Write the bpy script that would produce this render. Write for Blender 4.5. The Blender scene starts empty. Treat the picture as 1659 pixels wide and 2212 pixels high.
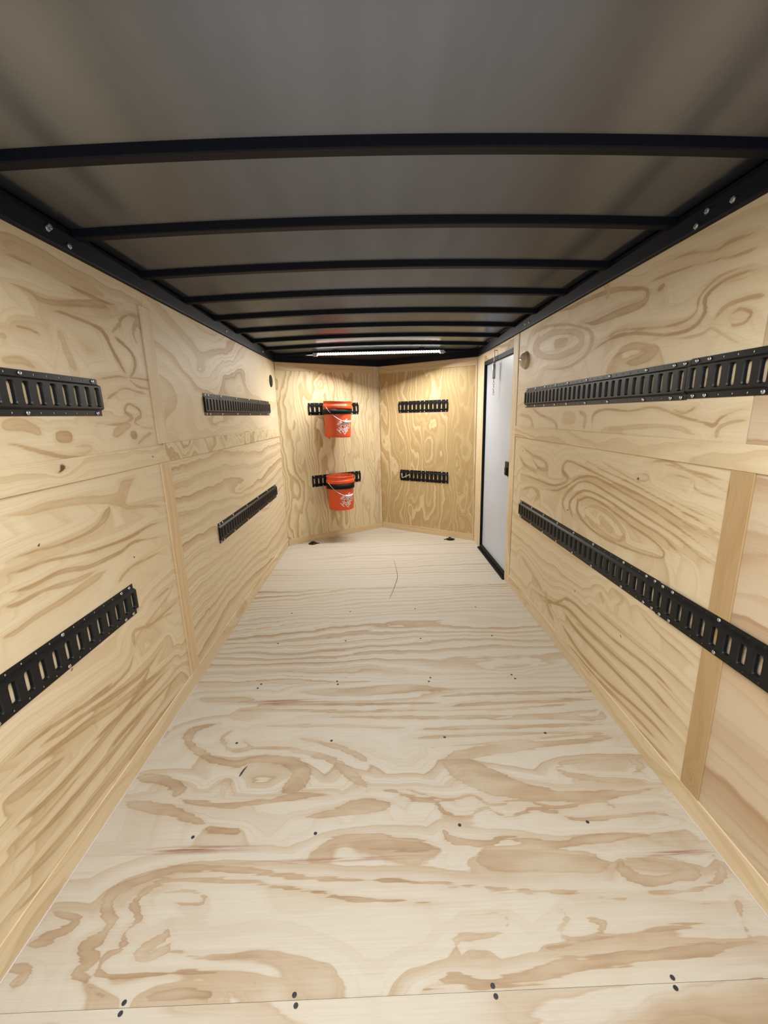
import bpy, bmesh, math, random
import numpy as np
from mathutils import Vector, Matrix
S = bpy.context.scene
C = S.collection
PI = math.pi
random.seed(7)

# ------------------------------------------------------------------ camera
W_PX, H_PX = 1659, 2212
F_PX = 900.34
cd = bpy.data.cameras.new('camera'); cam = bpy.data.objects.new('camera', cd); C.objects.link(cam)
cd.sensor_fit = 'VERTICAL'; cd.sensor_height = 24.0; cd.lens = F_PX * 24.0 / H_PX
cd.clip_start = 0.02; cd.clip_end = 60
R_ = Vector((0.99946249, -0.02048642, -0.02559387)); U_ = Vector((0.02957429, 0.2265682, 0.9735462)); F_ = Vector((0.01414572, 0.97377983, -0.22705229))
cam.matrix_world = Matrix(((R_.x, U_.x, -F_.x, 0), (R_.y, U_.y, -F_.y, 0), (R_.z, U_.z, -F_.z, 1.3627), (0, 0, 0, 1)))
S.camera = cam

# ------------------------------------------------------------------ world, exposure
S.view_settings.view_transform = 'Standard'; S.view_settings.look = 'None'
S.view_settings.gamma = 1; S.view_settings.use_curve_mapping = False
S.view_settings.exposure = 0.08
w = bpy.data.worlds.new('world'); S.world = w; w.use_nodes = True
w.node_tree.nodes['Background'].inputs[0].default_value = (0.93, 0.96, 1.0, 1)     # daylight coming in at the open rear door
w.node_tree.nodes['Background'].inputs[1].default_value = 1.5

FRONT_W, REAR_W = 43.0, 36.5       # watts of the two LED bars
def bar_light(name, loc, size_x, watts, parent=None, tilt=0.0, spread=175):
    l = bpy.data.lights.new(name, 'AREA'); l.shape = 'RECTANGLE'; l.size = size_x; l.size_y = 0.018
    l.energy = watts; l.color = (1.0, 0.985, 0.955); l.spread = math.radians(spread)
    o = bpy.data.objects.new(name, l); C.objects.link(o); o.location = loc; o.rotation_euler = (tilt, 0, 0)
    if parent: o.parent = parent
    return o

# ------------------------------------------------------------------ room measures (metres; camera stands at x=y=0, floor z=0)
XL, XR = -0.987, 1.037
ZC = 1.899                       # top of the plywood
YB = -0.50                       # open rear
LC = Vector((XL, 4.363, 0)); AP = Vector((0.051, 5.023, 0)); RC = Vector((XR, 4.349, 0))
Y0 = 4.10; Y1 = 3.24             # side door opening
ZD = 1.822
ROOF = lambda x: 2.000 - 0.0225 * (x - 0.025) ** 2

# ------------------------------------------------------------------ helpers
def link(o, parent=None):
    C.objects.link(o)
    if parent: o.parent = parent
    return o
def obj(name, bm, mats, parent=None, smooth=False):
    me = bpy.data.meshes.new(name); bm.to_mesh(me); bm.free()
    if not isinstance(mats, (list, tuple)): mats = [mats]
    for m in mats: me.materials.append(m)
    if smooth:
        for p in me.polygons: p.use_smooth = True
    return link(bpy.data.objects.new(name, me), parent)
def tag(o, label, cat, group=None):
    o['label'] = label; o['category'] = cat
    if group: o['group'] = group
    return o
def struct(o):
    o['kind'] = 'structure'; return o
def empty(name, mw):
    o = bpy.data.objects.new(name, None); o.empty_display_size = 0.05; C.objects.link(o); o.matrix_world = mw; return o
def frame(o, x, y, z):
    m = Matrix.Identity(4)
    for i, a in enumerate((x, y, z)):
        for j in range(3): m[j][i] = a[j]
    for j in range(3): m[j][3] = o[j]
    return m
def bevel(bm, w, seg=2):
    es = [e for e in bm.edges if len(e.link_faces) == 2 and e.calc_face_angle(0) > 0.6]
    bmesh.ops.bevel(bm, geom=es, offset=w, segments=seg, affect='EDGES', profile=0.6, clamp_overlap=True)
def add_box(bm, c, s, mw=None):
    m = Matrix.Translation(c) @ Matrix.Diagonal((*s, 1))
    if mw: m = mw @ m
    bmesh.ops.create_cube(bm, size=1, matrix=m)
def add_lathe(bm, prof, n=32, mw=None, cap0=True, cap1=True):
    rings = []
    for r, z in prof:
        ring = []
        for k in range(n):
            a = 2 * PI * k / n; v = Vector((r * math.cos(a), r * math.sin(a), z))
            ring.append(bm.verts.new(mw @ v if mw else v))
        rings.append(ring)
    for a, b in zip(rings, rings[1:]):
        for k in range(n): bm.faces.new((a[k], a[(k + 1) % n], b[(k + 1) % n], b[k]))
    if cap0: bm.faces.new(rings[0][::-1])
    if cap1: bm.faces.new(rings[-1])
def add_tube(bm, pts, r, n=10, closed=False):
    pts = [Vector(p) for p in pts]; rings = []; up = Vector((0, 0, 1)); N = len(pts); prev = None
    for i, p in enumerate(pts):
        if closed: d = pts[(i + 1) % N] - pts[i - 1]
        else: d = pts[min(i + 1, N - 1)] - pts[max(i - 1, 0)]
        d.normalize()
        a = prev if prev is not None else (up if abs(d.z) < 0.9 else Vector((1, 0, 0)))
        a = (a - d * a.dot(d)).normalized(); prev = a; b = d.cross(a)
        rr = r[i] if isinstance(r, (list, tuple)) else r
        rings.append([bm.verts.new(p + a * rr * math.cos(2 * PI * k / n) + b * rr * math.sin(2 * PI * k / n)) for k in range(n)])
    m = N if closed else N - 1
    for i in range(m):
        A, B = rings[i], rings[(i + 1) % N]
        for k in range(n): bm.faces.new((A[k], A[(k + 1) % n], B[(k + 1) % n], B[k]))
    if not closed: bm.faces.new(rings[0][::-1]); bm.faces.new(rings[-1])
def fixn(bm): bmesh.ops.recalc_face_normals(bm, faces=bm.faces[:])

# ------------------------------------------------------------------ materials
def mat(name, col, rough=0.5, metal=0.0, **kw):
    m = bpy.data.materials.new(name); m.use_nodes = True
    b = m.node_tree.nodes['Principled BSDF']
    b.inputs['Base Color'].default_value = (*col, 1); b.inputs['Roughness'].default_value = rough; b.inputs['Metallic'].default_value = metal
    for k, v in kw.items(): b.inputs[k].default_value = v
    return m
class NT:
    def __init__(s, m): s.t = m.node_tree; s.n = s.t.nodes; s.l = s.t.links
    def put(s, sock, v):
        if hasattr(v, 'is_output'): s.l.new(v, sock)
        else: sock.default_value = v
    def math(s, op, a, b=None, c=None, clamp=False):
        n = s.n.new('ShaderNodeMath'); n.operation = op; n.use_clamp = clamp
        s.put(n.inputs[0], a)
        if b is not None: s.put(n.inputs[1], b)
        if c is not None: s.put(n.inputs[2], c)
        return n.outputs[0]
    def vec(s, x, y, z=0.0):
        n = s.n.new('ShaderNodeCombineXYZ')
        for i, v in enumerate((x, y, z)): s.put(n.inputs[i], v)
        return n.outputs[0]
    def noise(s, v, scale=1.0, detail=2.0, rough=0.5):
        n = s.n.new('ShaderNodeTexNoise'); s.l.new(v, n.inputs['Vector'])
        n.inputs['Scale'].default_value = scale; n.inputs['Detail'].default_value = detail; n.inputs['Roughness'].default_value = rough
        return n.outputs[0]
    def ramp(s, f, stops, interp='LINEAR'):
        n = s.n.new('ShaderNodeValToRGB'); r = n.color_ramp; r.interpolation = interp
        while len(r.elements) < len(stops): r.elements.new(0.5)
        for e, (p, c) in zip(r.elements, stops): e.position = p; e.color = (*c, 1) if len(c) == 3 else c
        s.put(n.inputs[0], f); return n.outputs[0]
    def mix(s, f, a, b, mode='MIX'):
        n = s.n.new('ShaderNodeMix'); n.data_type = 'RGBA'; n.blend_type = mode
        s.put(n.inputs[0], f)
        for i, v in ((6, a), (7, b)):
            if isinstance(v, tuple): n.inputs[i].default_value = (*v, 1) if len(v) == 3 else v
            else: s.l.new(v, n.inputs[i])
        return n.outputs[2]
    def smooth(s, v, a, b, c=0.0, d=1.0):
        n = s.n.new('ShaderNodeMapRange'); n.interpolation_type = 'SMOOTHSTEP'
        for i, x in enumerate((v, a, b, c, d)): s.put(n.inputs[i], x)
        return n.outputs[0]
def plywood(name, light, mid, dark, K=12.0, A=7.0, fu=0.9, fv=2.2, seed=0.0, bumps=(), knots=(), streaks=(), warp=0.04, mottle=0.5, contrast=1.0, bw=0.6, drawn=0.0, soft=0.0016, dk=1.0, rough=0.55, gloss=0.35):
    """rotary-cut veneer. UV is in metres, u along the grain; rings are the level lines of a height field"""
    m = bpy.data.materials.new(name); m.use_nodes = True; t = NT(m); b = t.n['Principled BSDF']
    uv = t.n.new('ShaderNodeUVMap'); sp = t.n.new('ShaderNodeSeparateXYZ'); t.l.new(uv.outputs[0], sp.inputs[0])
    u, v = sp.outputs[0], sp.outputs[1]
    # torn fibres: shift along the grain that changes quickly across it
    jag = t.noise(t.vec(t.math('MULTIPLY', u, 3.0), t.math('MULTIPLY', v, 45.0), seed + 3.1), detail=2.5, rough=0.65)
    jg2 = t.noise(t.vec(t.math('MULTIPLY', u, 9.0), t.math('MULTIPLY', v, 170.0), seed + 5.9), detail=1.5, rough=0.6)
    uw = t.math('ADD', u, t.math('MULTIPLY', t.math('SUBTRACT', jag, 0.5), warp * 3.0))
    uw = t.math('ADD', uw, t.math('MULTIPLY', t.math('SUBTRACT', jg2, 0.5), warp * 1.0))
    wav = t.noise(t.vec(t.math('MULTIPLY', u, 5.0), t.math('MULTIPLY', v, 2.0), seed + 8.7), detail=2.0)
    vw = t.math('ADD', v, t.math('MULTIPLY', t.math('SUBTRACT', wav, 0.5), 0.055))
    wv2 = t.noise(t.vec(t.math('MULTIPLY', u, 13.0), t.math('MULTIPLY', v, 9.0), seed + 14.7), detail=1.5)
    vw = t.math('ADD', vw, t.math('MULTIPLY', t.math('SUBTRACT', wv2, 0.5), 0.022))
    n1 = t.noise(t.vec(t.math('MULTIPLY', uw, fu), t.math('MULTIPLY', vw, fv), seed), detail=1.6, rough=0.45)
    n2 = t.noise(t.vec(t.math('MULTIPLY', uw, fu * 3.3), t.math('MULTIPLY', vw, fv * 2.6), seed + 17.0), detail=1.0)
    h = t.math('ADD', t.math('MULTIPLY', vw, K), t.math('MULTIPLY', n1, A))
    h = t.math('ADD', h, t.math('MULTIPLY', n2, A * 0.16))
    if bumps:
        w1 = t.math('MULTIPLY', t.math('SUBTRACT', t.noise(t.vec(t.math('MULTIPLY', u, 3.5), t.math('MULTIPLY', v, 7.0), seed + 21.3), detail=2.5, rough=0.55), 0.5), 1.1 * bw)
        w2 = t.math('MULTIPLY', t.math('SUBTRACT', t.noise(t.vec(t.math('MULTIPLY', u, 3.5), t.math('MULTIPLY', v, 7.0), seed + 33.9), detail=2.5, rough=0.55), 0.5), 1.6 * bw)
    for (bu, bv, ru, rv, amp) in bumps:
        du = t.math('ADD', t.math('DIVIDE', t.math('SUBTRACT', uw, bu), ru), w1); dv = t.math('ADD', t.math('DIVIDE', t.math('SUBTRACT', vw, bv), rv), w2)
        q = t.math('ADD', t.math('MULTIPLY', du, du), t.math('MULTIPLY', dv, dv))
        g = t.math('EXPONENT', t.math('MULTIPLY', t.math('SQRT', t.math('ADD', q, 0.02)), -1.45))
        h = t.math('ADD', h, t.math('MULTIPLY', g, amp * 1.25))
    if drawn:
        ad = t.n.new('ShaderNodeAttribute'); ad.attribute_name = 'grain_d'; as_ = t.n.new('ShaderNodeAttribute'); as_.attribute_name = 'grain_s'
        h = t.math('ADD', h, t.math('MULTIPLY', t.math('MINIMUM', ad.outputs['Fac'], 0.11), K * 1.1))     # the years between run along the drawn ones
    fr = t.math('FRACT', h)
    band = t.ramp(fr, [(0.0, (0, 0, 0)), (0.40, (0.02,) * 3), (0.54, (0.30,) * 3), (0.66, (0.60,) * 3), (0.86, (0.74,) * 3), (0.93, (1,) * 3), (0.975, (0.10,) * 3), (1.0, (0, 0, 0))])
    idn = t.noise(t.vec(t.math('FLOOR', h), seed, 0.0), scale=3.7, detail=0.0)             # each ring has its own strength
    stren = t.smooth(idn, 0.30, 0.72, 0.25, 1.0)
    lowf = t.noise(t.vec(t.math('MULTIPLY', u, 0.8), t.math('MULTIPLY', v, 1.7), seed + 40.0), detail=1.0)
    stren = t.math('MULTIPLY', stren, t.smooth(lowf, 0.30, 0.68, 1.0 - mottle, 1.0))
    f = t.math('MULTIPLY', band, t.math('MULTIPLY', stren, contrast), clamp=True)
    fr2 = t.math('FRACT', t.math('MULTIPLY', h, 2.63))                                     # thin lines of the years between
    thin = t.ramp(fr2, [(0.0, (0, 0, 0)), (0.62, (0, 0, 0)), (0.90, (0.45,) * 3), (0.97, (0, 0, 0))])
    thin = t.math('MULTIPLY', thin, t.smooth(lowf, 0.42, 0.66, 0.15, 0.9))
    f = t.math('ADD', f, t.math('MULTIPLY', thin, contrast), clamp=True)
    if drawn:                                        # the sheet's own figure, stored on the mesh as distance to the ring edges
        d = t.math('ADD', ad.outputs['Fac'], t.math('MULTIPLY', t.math('SUBTRACT', jag, 0.5), drawn))
        d = t.math('ADD', d, t.math('MULTIPLY', t.math('SUBTRACT', jg2, 0.5), drawn * 0.35))
        d = t.math('ADD', d, t.math('MULTIPLY', t.math('SUBTRACT', wv2, 0.5), drawn * 0.5))
        body = t.smooth(d, soft, -soft); edge = t.math('MULTIPLY', t.smooth(d, -0.010, -0.001), body); halo = t.smooth(d, 0.022, 0.0)
        var = t.smooth(t.noise(t.vec(t.math('MULTIPLY', u, 5.0), t.math('MULTIPLY', v, 16.0), seed + 51.0), detail=2.0), 0.30, 0.70, 0.55 if drawn > 0.02 else 0.80, 1.12)
        fd = t.math('ADD', t.math('MULTIPLY', body, 0.58), t.math('ADD', t.math('MULTIPLY', edge, 0.24), t.math('MULTIPLY', halo, 0.16)))
        fd = t.math('MULTIPLY', fd, t.math('MULTIPLY', as_.outputs['Fac'], t.math('MULTIPLY', var, dk)))
        f = t.math('ADD', t.math('MULTIPLY', f, t.math('SUBTRACT', 1.0, t.math('MULTIPLY', body, 0.6))), fd, clamp=True)
    col = t.ramp(f, [(0.0, light), (0.5, mid), (1.0, dark)])
    # fine fibres and soft blotches
    fib = t.noise(t.vec(t.math('MULTIPLY', u, 4.0), t.math('MULTIPLY', v, 260.0), seed), detail=2.0, rough=0.6)
    col = t.mix(1.0, col, t.ramp(fib, [(0.25, (0.91, 0.90, 0.885)), (0.75, (1.0, 1.0, 1.0))]), 'MULTIPLY')
    blo = t.noise(t.vec(t.math('MULTIPLY', u, 1.6), t.math('MULTIPLY', v, 4.5), seed + 70.0), detail=2.0)
    col = t.mix(1.0, col, t.ramp(blo, [(0.30, (0.965, 0.945, 0.93)), (0.5, (1, 1, 1)), (0.72, (1.0, 0.975, 0.94))]), 'MULTIPLY')
    for (ku, kv, ru, rv, kc) in streaks:            # reddish pitch streaks
        du = t.math('DIVIDE', t.math('SUBTRACT', u, ku), ru); dv = t.math('DIVIDE', t.math('SUBTRACT', v, kv), rv)
        q = t.math('ADD', t.math('MULTIPLY', du, du), t.math('MULTIPLY', dv, dv))
        sn = t.noise(t.vec(t.math('MULTIPLY', u, 6.0), t.math('MULTIPLY', v, 190.0), 5.0 + ku), detail=2.0)
        g = t.math('MULTIPLY', t.math('EXPONENT', t.math('MULTIPLY', q, -1.0)), t.smooth(sn, 0.38, 0.56), clamp=True)
        col = t.mix(t.math('MULTIPLY', g, 0.95), col, kc)
    for (ku, kv, r) in knots:
        du = t.math('SUBTRACT', uw, ku); dv = t.math('SUBTRACT', v, kv)
        q = t.math('SQRT', t.math('ADD', t.math('MULTIPLY', du, du), t.math('MULTIPLY', dv, dv)))
        col = t.mix(t.smooth(q, r * 1.25, r * 0.6), col, (0.115, 0.052, 0.022))
    t.l.new(col, b.inputs['Base Color'])
    b.inputs['Specular IOR Level'].default_value = gloss
    t.put(b.inputs['Roughness'], t.math('ADD', t.math('MULTIPLY', f, 0.12), rough))
    bp = t.n.new('ShaderNodeBump'); bp.inputs['Strength'].default_value = 0.12; bp.inputs['Distance'].default_value = 0.0015
    t.l.new(t.math('ADD', t.math('MULTIPLY', f, 0.5), fib), bp.inputs['Height']); t.l.new(bp.outputs[0], b.inputs['Normal'])
    return m

# plywood tones
FL = ((0.540, 0.500, 0.425), (0.430, 0.338, 0.232), (0.322, 0.220, 0.132))
WL = ((0.700, 0.590, 0.405), (0.575, 0.435, 0.258), (0.430, 0.295, 0.150))
NO = ((0.715, 0.595, 0.375), (0.540, 0.405, 0.210), (0.410, 0.280, 0.120))
RED = (0.235, 0.090, 0.055)
def edged(name, base, rough, noise_amt=0.25, scale=60, metal=0.0, spec=0.5):
    m = mat(name, base, rough, metal); t = NT(m); b = t.n['Principled BSDF']
    tc = t.n.new('ShaderNodeTexCoord'); n = t.noise(tc.outputs['Object'], scale=scale, detail=3.0)
    lo = tuple(c * (1 - noise_amt) for c in base); hi = tuple(min(1, c * (1 + noise_amt)) for c in base)
    t.l.new(t.ramp(n, [(0.3, lo), (0.7, hi)]), b.inputs['Base Color'])
    t.put(b.inputs['Roughness'], t.math('ADD', t.math('MULTIPLY', n, 0.12), rough - 0.06))
    b.inputs['Specular IOR Level'].default_value = spec
    return m
M_BLACK = edged('black powder coat', (0.0060, 0.0062, 0.0068), 0.40, spec=0.28)
M_TUBE = edged('black painted steel', (0.0036, 0.0044, 0.0085), 0.55, spec=0.16)
M_RUBBER = edged('black rubber', (0.0035, 0.0035, 0.0038), 0.6, spec=0.2)
M_ZINC = edged('zinc screw', (0.55, 0.56, 0.58), 0.28, metal=0.9)
M_STEEL = edged('dull steel', (0.36, 0.38, 0.39), 0.40, metal=0.5)
M_WHITE = edged('white door skin', (0.50, 0.54, 0.61), 0.40, 0.03, 8)
M_GREYH = edged('grey lamp housing', (0.42, 0.42, 0.43), 0.4, 0.05)
M_ORANGE = edged('orange plastic', (0.70, 0.082, 0.018), 0.34, 0.06, 12)
M_PRINT = edged('white print', (0.72, 0.60, 0.60), 0.45, 0.05)
M_GRIP = edged('white plastic grip', (0.82, 0.80, 0.82), 0.3, 0.03)
M_WIRE = edged('galvanised wire', (0.60, 0.58, 0.56), 0.35, metal=0.6)
M_DARKSCREW = edged('dark floor screw', (0.035, 0.035, 0.042), 0.55, metal=0.3)
M_CAULK = edged('pale edge', (0.62, 0.56, 0.52), 0.6, 0.05)
M_THREAD = edged('brown thread', (0.10, 0.075, 0.05), 0.8)
M_SPLINT = edged('dark splinter', (0.045, 0.020, 0.008), 0.7)
M_CORD = edged('pale cord', (0.50, 0.47, 0.40), 0.7)
M_SKIN = edged('outer sheet', (0.02, 0.02, 0.022), 0.6)
# roof: painted sheet with a soft sheen, slightly streaked along the trailer
M_ROOF = mat('grey roof sheet', (0.2, 0.2, 0.2), 0.30, 0.9)
_t = NT(M_ROOF); _b = _t.n['Principled BSDF']; _tc = _t.n.new('ShaderNodeTexCoord'); _s = _t.n.new('ShaderNodeSeparateXYZ'); _t.l.new(_tc.outputs['Object'], _s.inputs[0])
_n = _t.noise(_t.vec(_t.math('MULTIPLY', _s.outputs[0], 9.0), _t.math('MULTIPLY', _s.outputs[1], 0.8), 0.0), detail=3.0)
_t.l.new(_t.ramp(_n, [(0.3, (0.158, 0.169, 0.192)), (0.7, (0.184, 0.196, 0.222))]), _b.inputs['Base Color'])
_t.put(_b.inputs['Roughness'], _t.math('ADD', _t.math('MULTIPLY', _n, 0.06), 0.27))
_b.inputs['Specular IOR Level'].default_value = 0.5
_b.inputs['Anisotropic'].default_value = 0.85; _t.l.new(_t.vec(0.0, 1.0, 0.0), _b.inputs['Tangent'])      # brushed along the trailer
# LED beads
M_LED = mat('led', (0.9, 0.95, 1.0), 0.4); _b = M_LED.node_tree.nodes['Principled BSDF']
_b.inputs['Emission Color'].default_value = (0.86, 1.0, 0.98, 1); _b.inputs['Emission Strength'].default_value = 2.6
M_LED.cycles.emission_sampling = 'NONE'
M_LENS = mat('cloudy lens', (0.56, 0.475, 0.36), 0.07, 0.0, **{'Coat Weight': 0.6, 'Coat Roughness': 0.04})

# ------------------------------------------------------------------ boards: boxes that lie on a wall plane
def board(name, o, ud, vd, u0, u1, v0, v1, m, parent=None, grain='u', proud=0.0, thick=0.010, bev=0.0012, off=(0, 0)):
    """front face on the plane through o (plus proud along the normal ud x vd), back face thick behind"""
    ud = Vector(ud).normalized(); vd = Vector(vd).normalized(); nd = ud.cross(vd)
    bm = bmesh.new(); add_box(bm, ((u0 + u1) / 2, (v0 + v1) / 2, proud - thick / 2), (u1 - u0, v1 - v0, thick))
    if bev: bevel(bm, bev, 1)
    uvl = bm.loops.layers.uv.new('UVMap')
    for f in bm.faces:
        for lp in f.loops:
            c = lp.vert.co
            a, b_ = (c.x, c.y) if grain == 'u' else (c.y, c.x)
            lp[uvl].uv = (a + off[0], b_ + off[1] + (0 if abs(f.normal.z) > 0.5 else c.z))
    mw = frame(Vector(o), ud, vd, nd); bm.transform(mw)
    return obj(name, bm, m, parent)
def sheet(name, poly, z0, z1, m, parent=None):
    bm = bmesh.new(); lo = [bm.verts.new((x, y, z0)) for x, y in poly]; hi = [bm.verts.new((x, y, z1)) for x, y in poly]; n = len(poly)
    bm.faces.new(hi); bm.faces.new(lo[::-1])
    for i in range(n): bm.faces.new((lo[i], lo[(i + 1) % n], hi[(i + 1) % n], hi[i]))
    fixn(bm); uvl = bm.loops.layers.uv.new('UVMap')
    for f in bm.faces:
        for lp in f.loops: lp[uvl].uv = (lp.vert.co.x, lp.vert.co.y + (0 if abs(f.normal.z) > 0.5 else lp.vert.co.z))
    return obj(name, bm, m, parent)

def spline(pts, n=7):
    P = np.array(pts, float); P = np.vstack([2 * P[0] - P[1], P, 2 * P[-1] - P[-2]]); out = []
    for i in range(1, len(P) - 2):
        for k in range(n):
            x = k / n; a, b, c, d = P[i - 1], P[i], P[i + 1], P[i + 2]
            out.append(0.5 * (2 * b + (c - a) * x + (2 * a - 5 * b + 4 * c - d) * x * x + (3 * b - a - 3 * c + d) * x ** 3))
    out.append(P[-2]); return np.array(out)
def figured_board(name, o, ud, vd, u0, u1, v0, v1, m, parent, strokes, thick=0.010, cell=0.0055):
    """a board whose front is a fine grid that carries its grain figure"""
    ud = Vector(ud).normalized(); vd = Vector(vd).normalized(); nd = ud.cross(vd)
    nu = max(2, int((u1 - u0) / cell)); nv = max(2, int((v1 - v0) / cell))
    U, V = np.meshgrid(np.linspace(u0, u1, nu + 1), np.linspace(v0, v1, nv + 1)); U = U.ravel(); V = V.ravel(); N = len(U)
    D = np.full(N, 0.2); ST = np.zeros(N)
    for st, pts in strokes:
        Q = spline(pts)
        if math.hypot(pts[0][0] - pts[-1][0], pts[0][1] - pts[-1][1]) > 0.012:      # open figure: it runs out to nothing at both ends
            tau = np.linspace(0, 1, len(Q)); tp = np.clip(np.minimum(tau, 1 - tau) / 0.16, 0, 1) ** 0.7
            Q[:, 2] = Q[:, 2] * tp - 0.0035 * (1 - tp)
        lo = Q[:, :2].min(0) - 0.10; hi = Q[:, :2].max(0) + 0.10
        idx = np.where((U > lo[0]) & (U < hi[0]) & (V > lo[1]) & (V < hi[1]))[0]
        if not len(idx): continue
        x, y = U[idx], V[idx]; best = np.full(len(idx), 9.0)
        for (ax, ay, aw), (bx, by, bw_) in zip(Q[:-1], Q[1:]):
            dx, dy = bx - ax, by - ay; q = np.clip(((x - ax) * dx + (y - ay) * dy) / max(1e-9, dx * dx + dy * dy), 0, 1)
            best = np.minimum(best, np.hypot(x - ax - q * dx, y - ay - q * dy) - (aw + q * (bw_ - aw)))
        win = best < D[idx]; D[idx[win]] = best[win]; ST[idx[win]] = st
    co = np.empty((N, 3)); A, B, O = np.array(ud), np.array(vd), np.array(o, float)
    co[:] = O + U[:, None] * A + V[:, None] * B
    W = nu + 1; i = (np.arange(nv)[:, None] * W + np.arange(nu)[None, :]).ravel()
    faces = np.stack([i, i + 1, i + W + 1, i + W], 1).tolist()
    back = [O + a * A + b * B - thick * np.array(nd) for a, b in ((u0, v0), (u1, v0), (u1, v1), (u0, v1))]
    verts = co.tolist() + [list(b) for b in back]; k = N
    bot = list(range(0, W)); top = list(range(nv * W, nv * W + W)); lf = [j * W for j in range(nv + 1)]; rt = [j * W + nu for j in range(nv + 1)]
    faces += [[k + 3, k + 2, k + 1, k], bot[::-1] + [k, k + 1], top + [k + 2, k + 3], lf + [k + 3, k], rt[::-1] + [k + 1, k + 2]]
    me = bpy.data.meshes.new(name); me.from_pydata(verts, [], faces); me.materials.append(m)
    uvv = np.vstack([np.stack([U, V], 1), [(u0, v0), (u1, v0), (u1, v1), (u0, v1)]])
    uvl = me.uv_layers.new(name='UVMap'); li = np.empty(len(me.loops), dtype=np.int32); me.loops.foreach_get('vertex_index', li)
    uvl.data.foreach_set('uv', uvv[li].astype(np.float32).ravel())
    for nm, arr in (('grain_d', np.append(D, [0.2] * 4)), ('grain_s', np.append(ST, [0] * 4))):
        at = me.attributes.new(nm, 'FLOAT', 'POINT'); at.data.foreach_set('value', arr.astype(np.float32))
    return link(bpy.data.objects.new(name, me), parent)
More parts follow.
